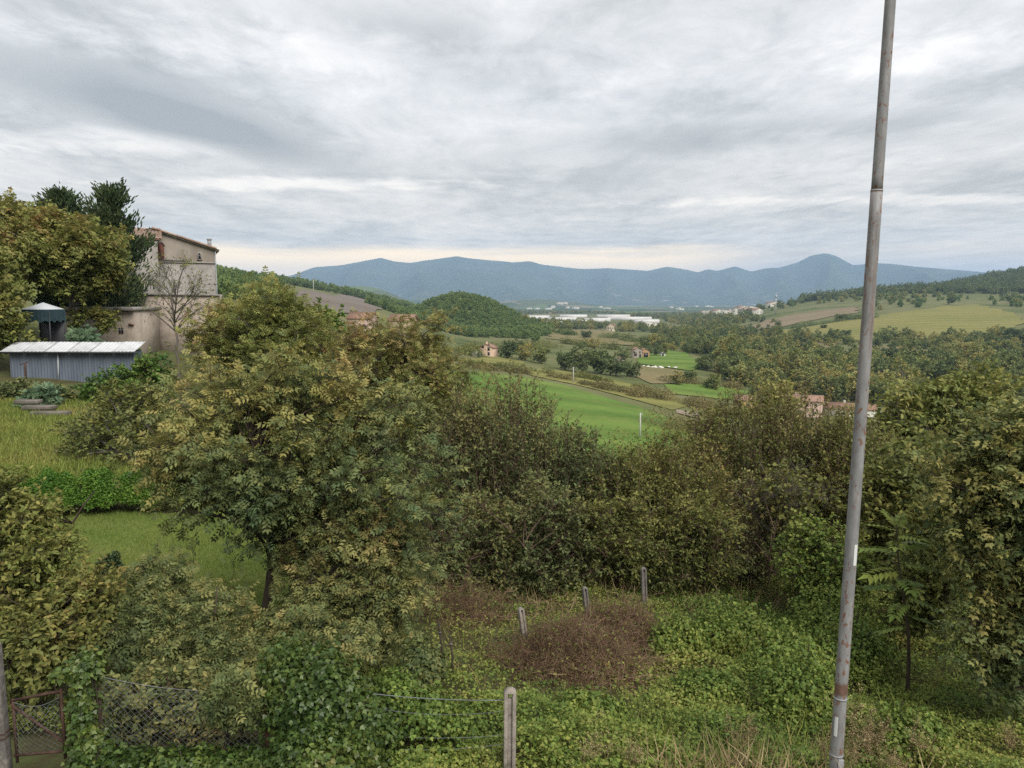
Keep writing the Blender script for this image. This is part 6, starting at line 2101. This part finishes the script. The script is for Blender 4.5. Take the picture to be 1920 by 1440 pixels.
# rusty little gate
A2, B2 = at(28, 1420, 6.66), at(122, 1412, 6.6)
gate = chainlink('garden_gate', 'rusty steel gate with wire mesh and diagonal brace beside the gate post', A2, B2, M_(118, 6.65), 0.062, 0.0018)
gw = B2 - A2
hh_ = M_(118, 6.65)
for nm, s, e in (('top_bar', (0, 0, hh_), gw + np.array([0, 0, hh_ + .05])), ('diagonal_brace', (0, 0, hh_ * .93), gw + np.array([0, 0, .10])), ('bottom_bar', (0, 0, 0.02), gw + np.array([0, 0, 0.02])),
                 ('hinge_bar', (0.02, 0, -.05), np.array([.02, 0, hh_ + .02])), ('latch_bar', gw + np.array([0, 0, -.05]), gw + np.array([0, 0, hh_ + .07]))):
    MB().tube([np.asarray(s), np.asarray(e)], 0.013, 6).build(nm, MAT['rust'], gate)


# lamp post
def lamp_post():
    m, t = new_mat('galvanised_steel')
    co = t.n('ShaderNodeTexCoord').outputs['Object']
    a = t.noise(t.mapping(co, sc=(1, 1, 0.25)), 16.0, 6.0, 0.65)
    base = t.ramp(a, [(0.3, (0.155, 0.152, 0.152)), (0.5, (0.225, 0.220, 0.218)), (0.7, (0.300, 0.294, 0.288))])
    spots = t.noise(t.mapping(co, sc=(1, 1, 0.45)), 34.0, 4.0, 0.6)
    zone = t.noise(t.mapping(co, (3, 0, 0), sc=(1, 1, .5)), 3.0, 2.0, 0.5)
    f = t.math('MULTIPLY', t.smooth(spots, 0.56, 0.63), t.smooth(zone, 0.36, 0.56))
    sp = t.n('ShaderNodeSeparateXYZ', ins={0: co})
    # rust bands at the joints
    z = sp.outputs[2]
    for zc, wdt in ((Z_J1, 0.025), (Z_J2, 0.08)):
        dz = t.math('ABSOLUTE', t.math('SUBTRACT', z, zc))
        dz = t.math('ADD', dz, t.math('MULTIPLY', t.math('SUBTRACT', a, 0.5), 0.35 * wdt * 4))
        f = t.math('MAXIMUM', f, t.math('MULTIPLY', t.smooth(dz, wdt, wdt * .4), 0.85))
    streak = t.noise(t.mapping(co, sc=(1, 1, 0.03)), 26.0, 4.0, .6)
    below = t.math('MULTIPLY', t.smooth(z, Z_J1, Z_J1 - .1), t.smooth(z, Z_J1 - 2.4, Z_J1 - .4))
    f = t.math('MAXIMUM', f, t.math('MULTIPLY', t.math('MULTIPLY', t.smooth(streak, .5, .68), below), .8))
    rust = t.ramp(spots, [(0.4, (0.11, 0.050, 0.030)), (0.7, (0.20, 0.10, 0.065))])
    c = t.mix(f, base, rust)
    finish(m, t, c, 0.55, 0.35, a, 0.002)
    Y = 6.4
    bt = at(1566.5, 1440, Y)
    tp = at(1669.5, 0, Y)
    d = (tp - bt) / np.linalg.norm(tp - bt)
    # foot on the ground
    k = (hz(bt[0], Y) - bt[2]) / d[2]
    f0 = bt + d * k
    root = thing('lamp_post', 'tall leaning grey steel lamp post with rust spots and a white sticker', 'lamp post', f0)
    zx = Vector(d)
    xx = Vector((0, 1, 0)).cross(zx).normalized()
    yy = zx.cross(xx)
    from mathutils import Matrix
    root.rotation_euler = Matrix((xx, yy, zx)).transposed().to_euler()
    L = lambda px, py: float(np.dot(at(px, py, Y) - f0, d))
    z1, z2, ztop = L(1645, 357), L(1574, 1290), L(1669.5, 0) + 1.6
    segs = [(z1, 'lower_tube', M_(24.6, Y) / 2 * 1.02, M_(21.3, Y) / 2, -0.3, z1), (0, 'upper_tube', M_(20.0, Y) / 2, M_(17.6, Y) / 2, z1 - 0.02, ztop)]
    for _, nm, r0, r1, za_, zb_ in segs:
        n = 24
        zz = np.linspace(za_, zb_, n)
        MB().tube(np.stack([0 * zz, 0 * zz, zz], -1), np.linspace(r0, r1, n), 24).build(nm, m, root, smooth=True)
    MB().tube([(0, 0, z1 - .008), (0, 0, z1 + .006)], M_(21.8, Y) / 2, 24).build('weld_collar', MAT['galv'], root, smooth=False)
    r_at = lambda z: M_(24.6, Y) / 2 * 1.02 + (M_(21.3, Y) / 2 - M_(24.6, Y) / 2 * 1.02) * (z + .3) / (z1 + .3)
    # curved sticker wrapped on the tube
    def patch(nm, za_, zb_, a0, a1, mat):
        n = 8
        V = []
        for zz in (za_, zb_):
            for a in np.linspace(a0, a1, n):
                rr = r_at(zz) + .0015
                V.append((rr * math.sin(a), -rr * math.cos(a), zz))
        F = [(i, i + 1, i + 1 + n, i + n) for i in range(n - 1)]
        obj(nm, mesh(nm, V, np.array(F), mat, smooth=True), root)
    sz1, sz2 = L(1597, 1057), L(1597, 1018)
    patch('sticker', sz1, sz2, R(4), R(40), MAT['sticker'])
    patch('paint_patch', L(1563, 1376), L(1565, 1340), R(-62), R(-30), MAT['sticker'])
    for py in (1308, 1414):
        zz = L(1570, py)
        MB().tube([(0, 0, zz - .008), (0, 0, zz + .008)], r_at(zz) + .003, 24).build('strap', MAT['zinc'], root, smooth=False)
    zz = L(1568, 1418)
    MB().box((0.018, -r_at(zz) - .004, zz - .05), (.05, .012, .11)).build('hatch', MAT['galv'], root, bevel=.003)
    # the luminaire on its arm, above the frame
    MB().tube([(0, 0, ztop - .05), (0, -.1, ztop + .25), (0, -.6, ztop + .45), (0, -1.1, ztop + .5)], .03, 10).build('arm', m, root, smooth=True)
    MB().box((0, -1.35, ztop + .5), (.26, .6, .13), taper=.7).build('lamp_head', MAT['galv'], root, bevel=.02)


Z_J1, Z_J2 = 5.2, 0.9
MAT['sticker'] = plain('sticker', (0.62, 0.62, 0.60), .5)
MAT['galv'] = plain('galv', (0.30, 0.30, 0.31), .5)
_f = at(1566.5, 1440, 6.4)
_d = norm(at(1669.5, 0, 6.4) - _f)
_f0 = _f + _d * ((hz(_f[0], 6.4) - _f[2]) / _d[2])
Z_J1 = float(np.dot(at(1645, 357, 6.4) - _f0, _d))
Z_J2 = float(np.dot(at(1572, 1290, 6.4) - _f0, _d))
lamp_post()

# ------------------------------------------------------------------ haze
def build_haze():
    m = bpy.data.materials.new('haze')
    m.use_nodes = True
    t = NT(m.node_tree)
    t.nt.nodes.clear()
    out = t.n('ShaderNodeOutputMaterial')
    v = t.n('ShaderNodeVolumePrincipled')
    v.inputs['Color'].default_value = HAZE_COL + (1,)
    v.inputs['Density'].default_value = HAZE_D
    v.inputs['Anisotropy'].default_value = 0.0
    t.nt.links.new(v.outputs[0], out.inputs['Volume'])
    zt, zb = 830.0, -60.0
    b = MB().box((0, 0, (zt + zb) / 2), (40000, 40000, zt - zb))
    o = b.build('haze', m)
    tag(o, 'thin bluish haze filling the air of the whole valley', 'haze', kind='stuff')


HAZE_COL = (0.49, 0.68, 0.98)
HAZE_D = 8.0e-5
build_haze()
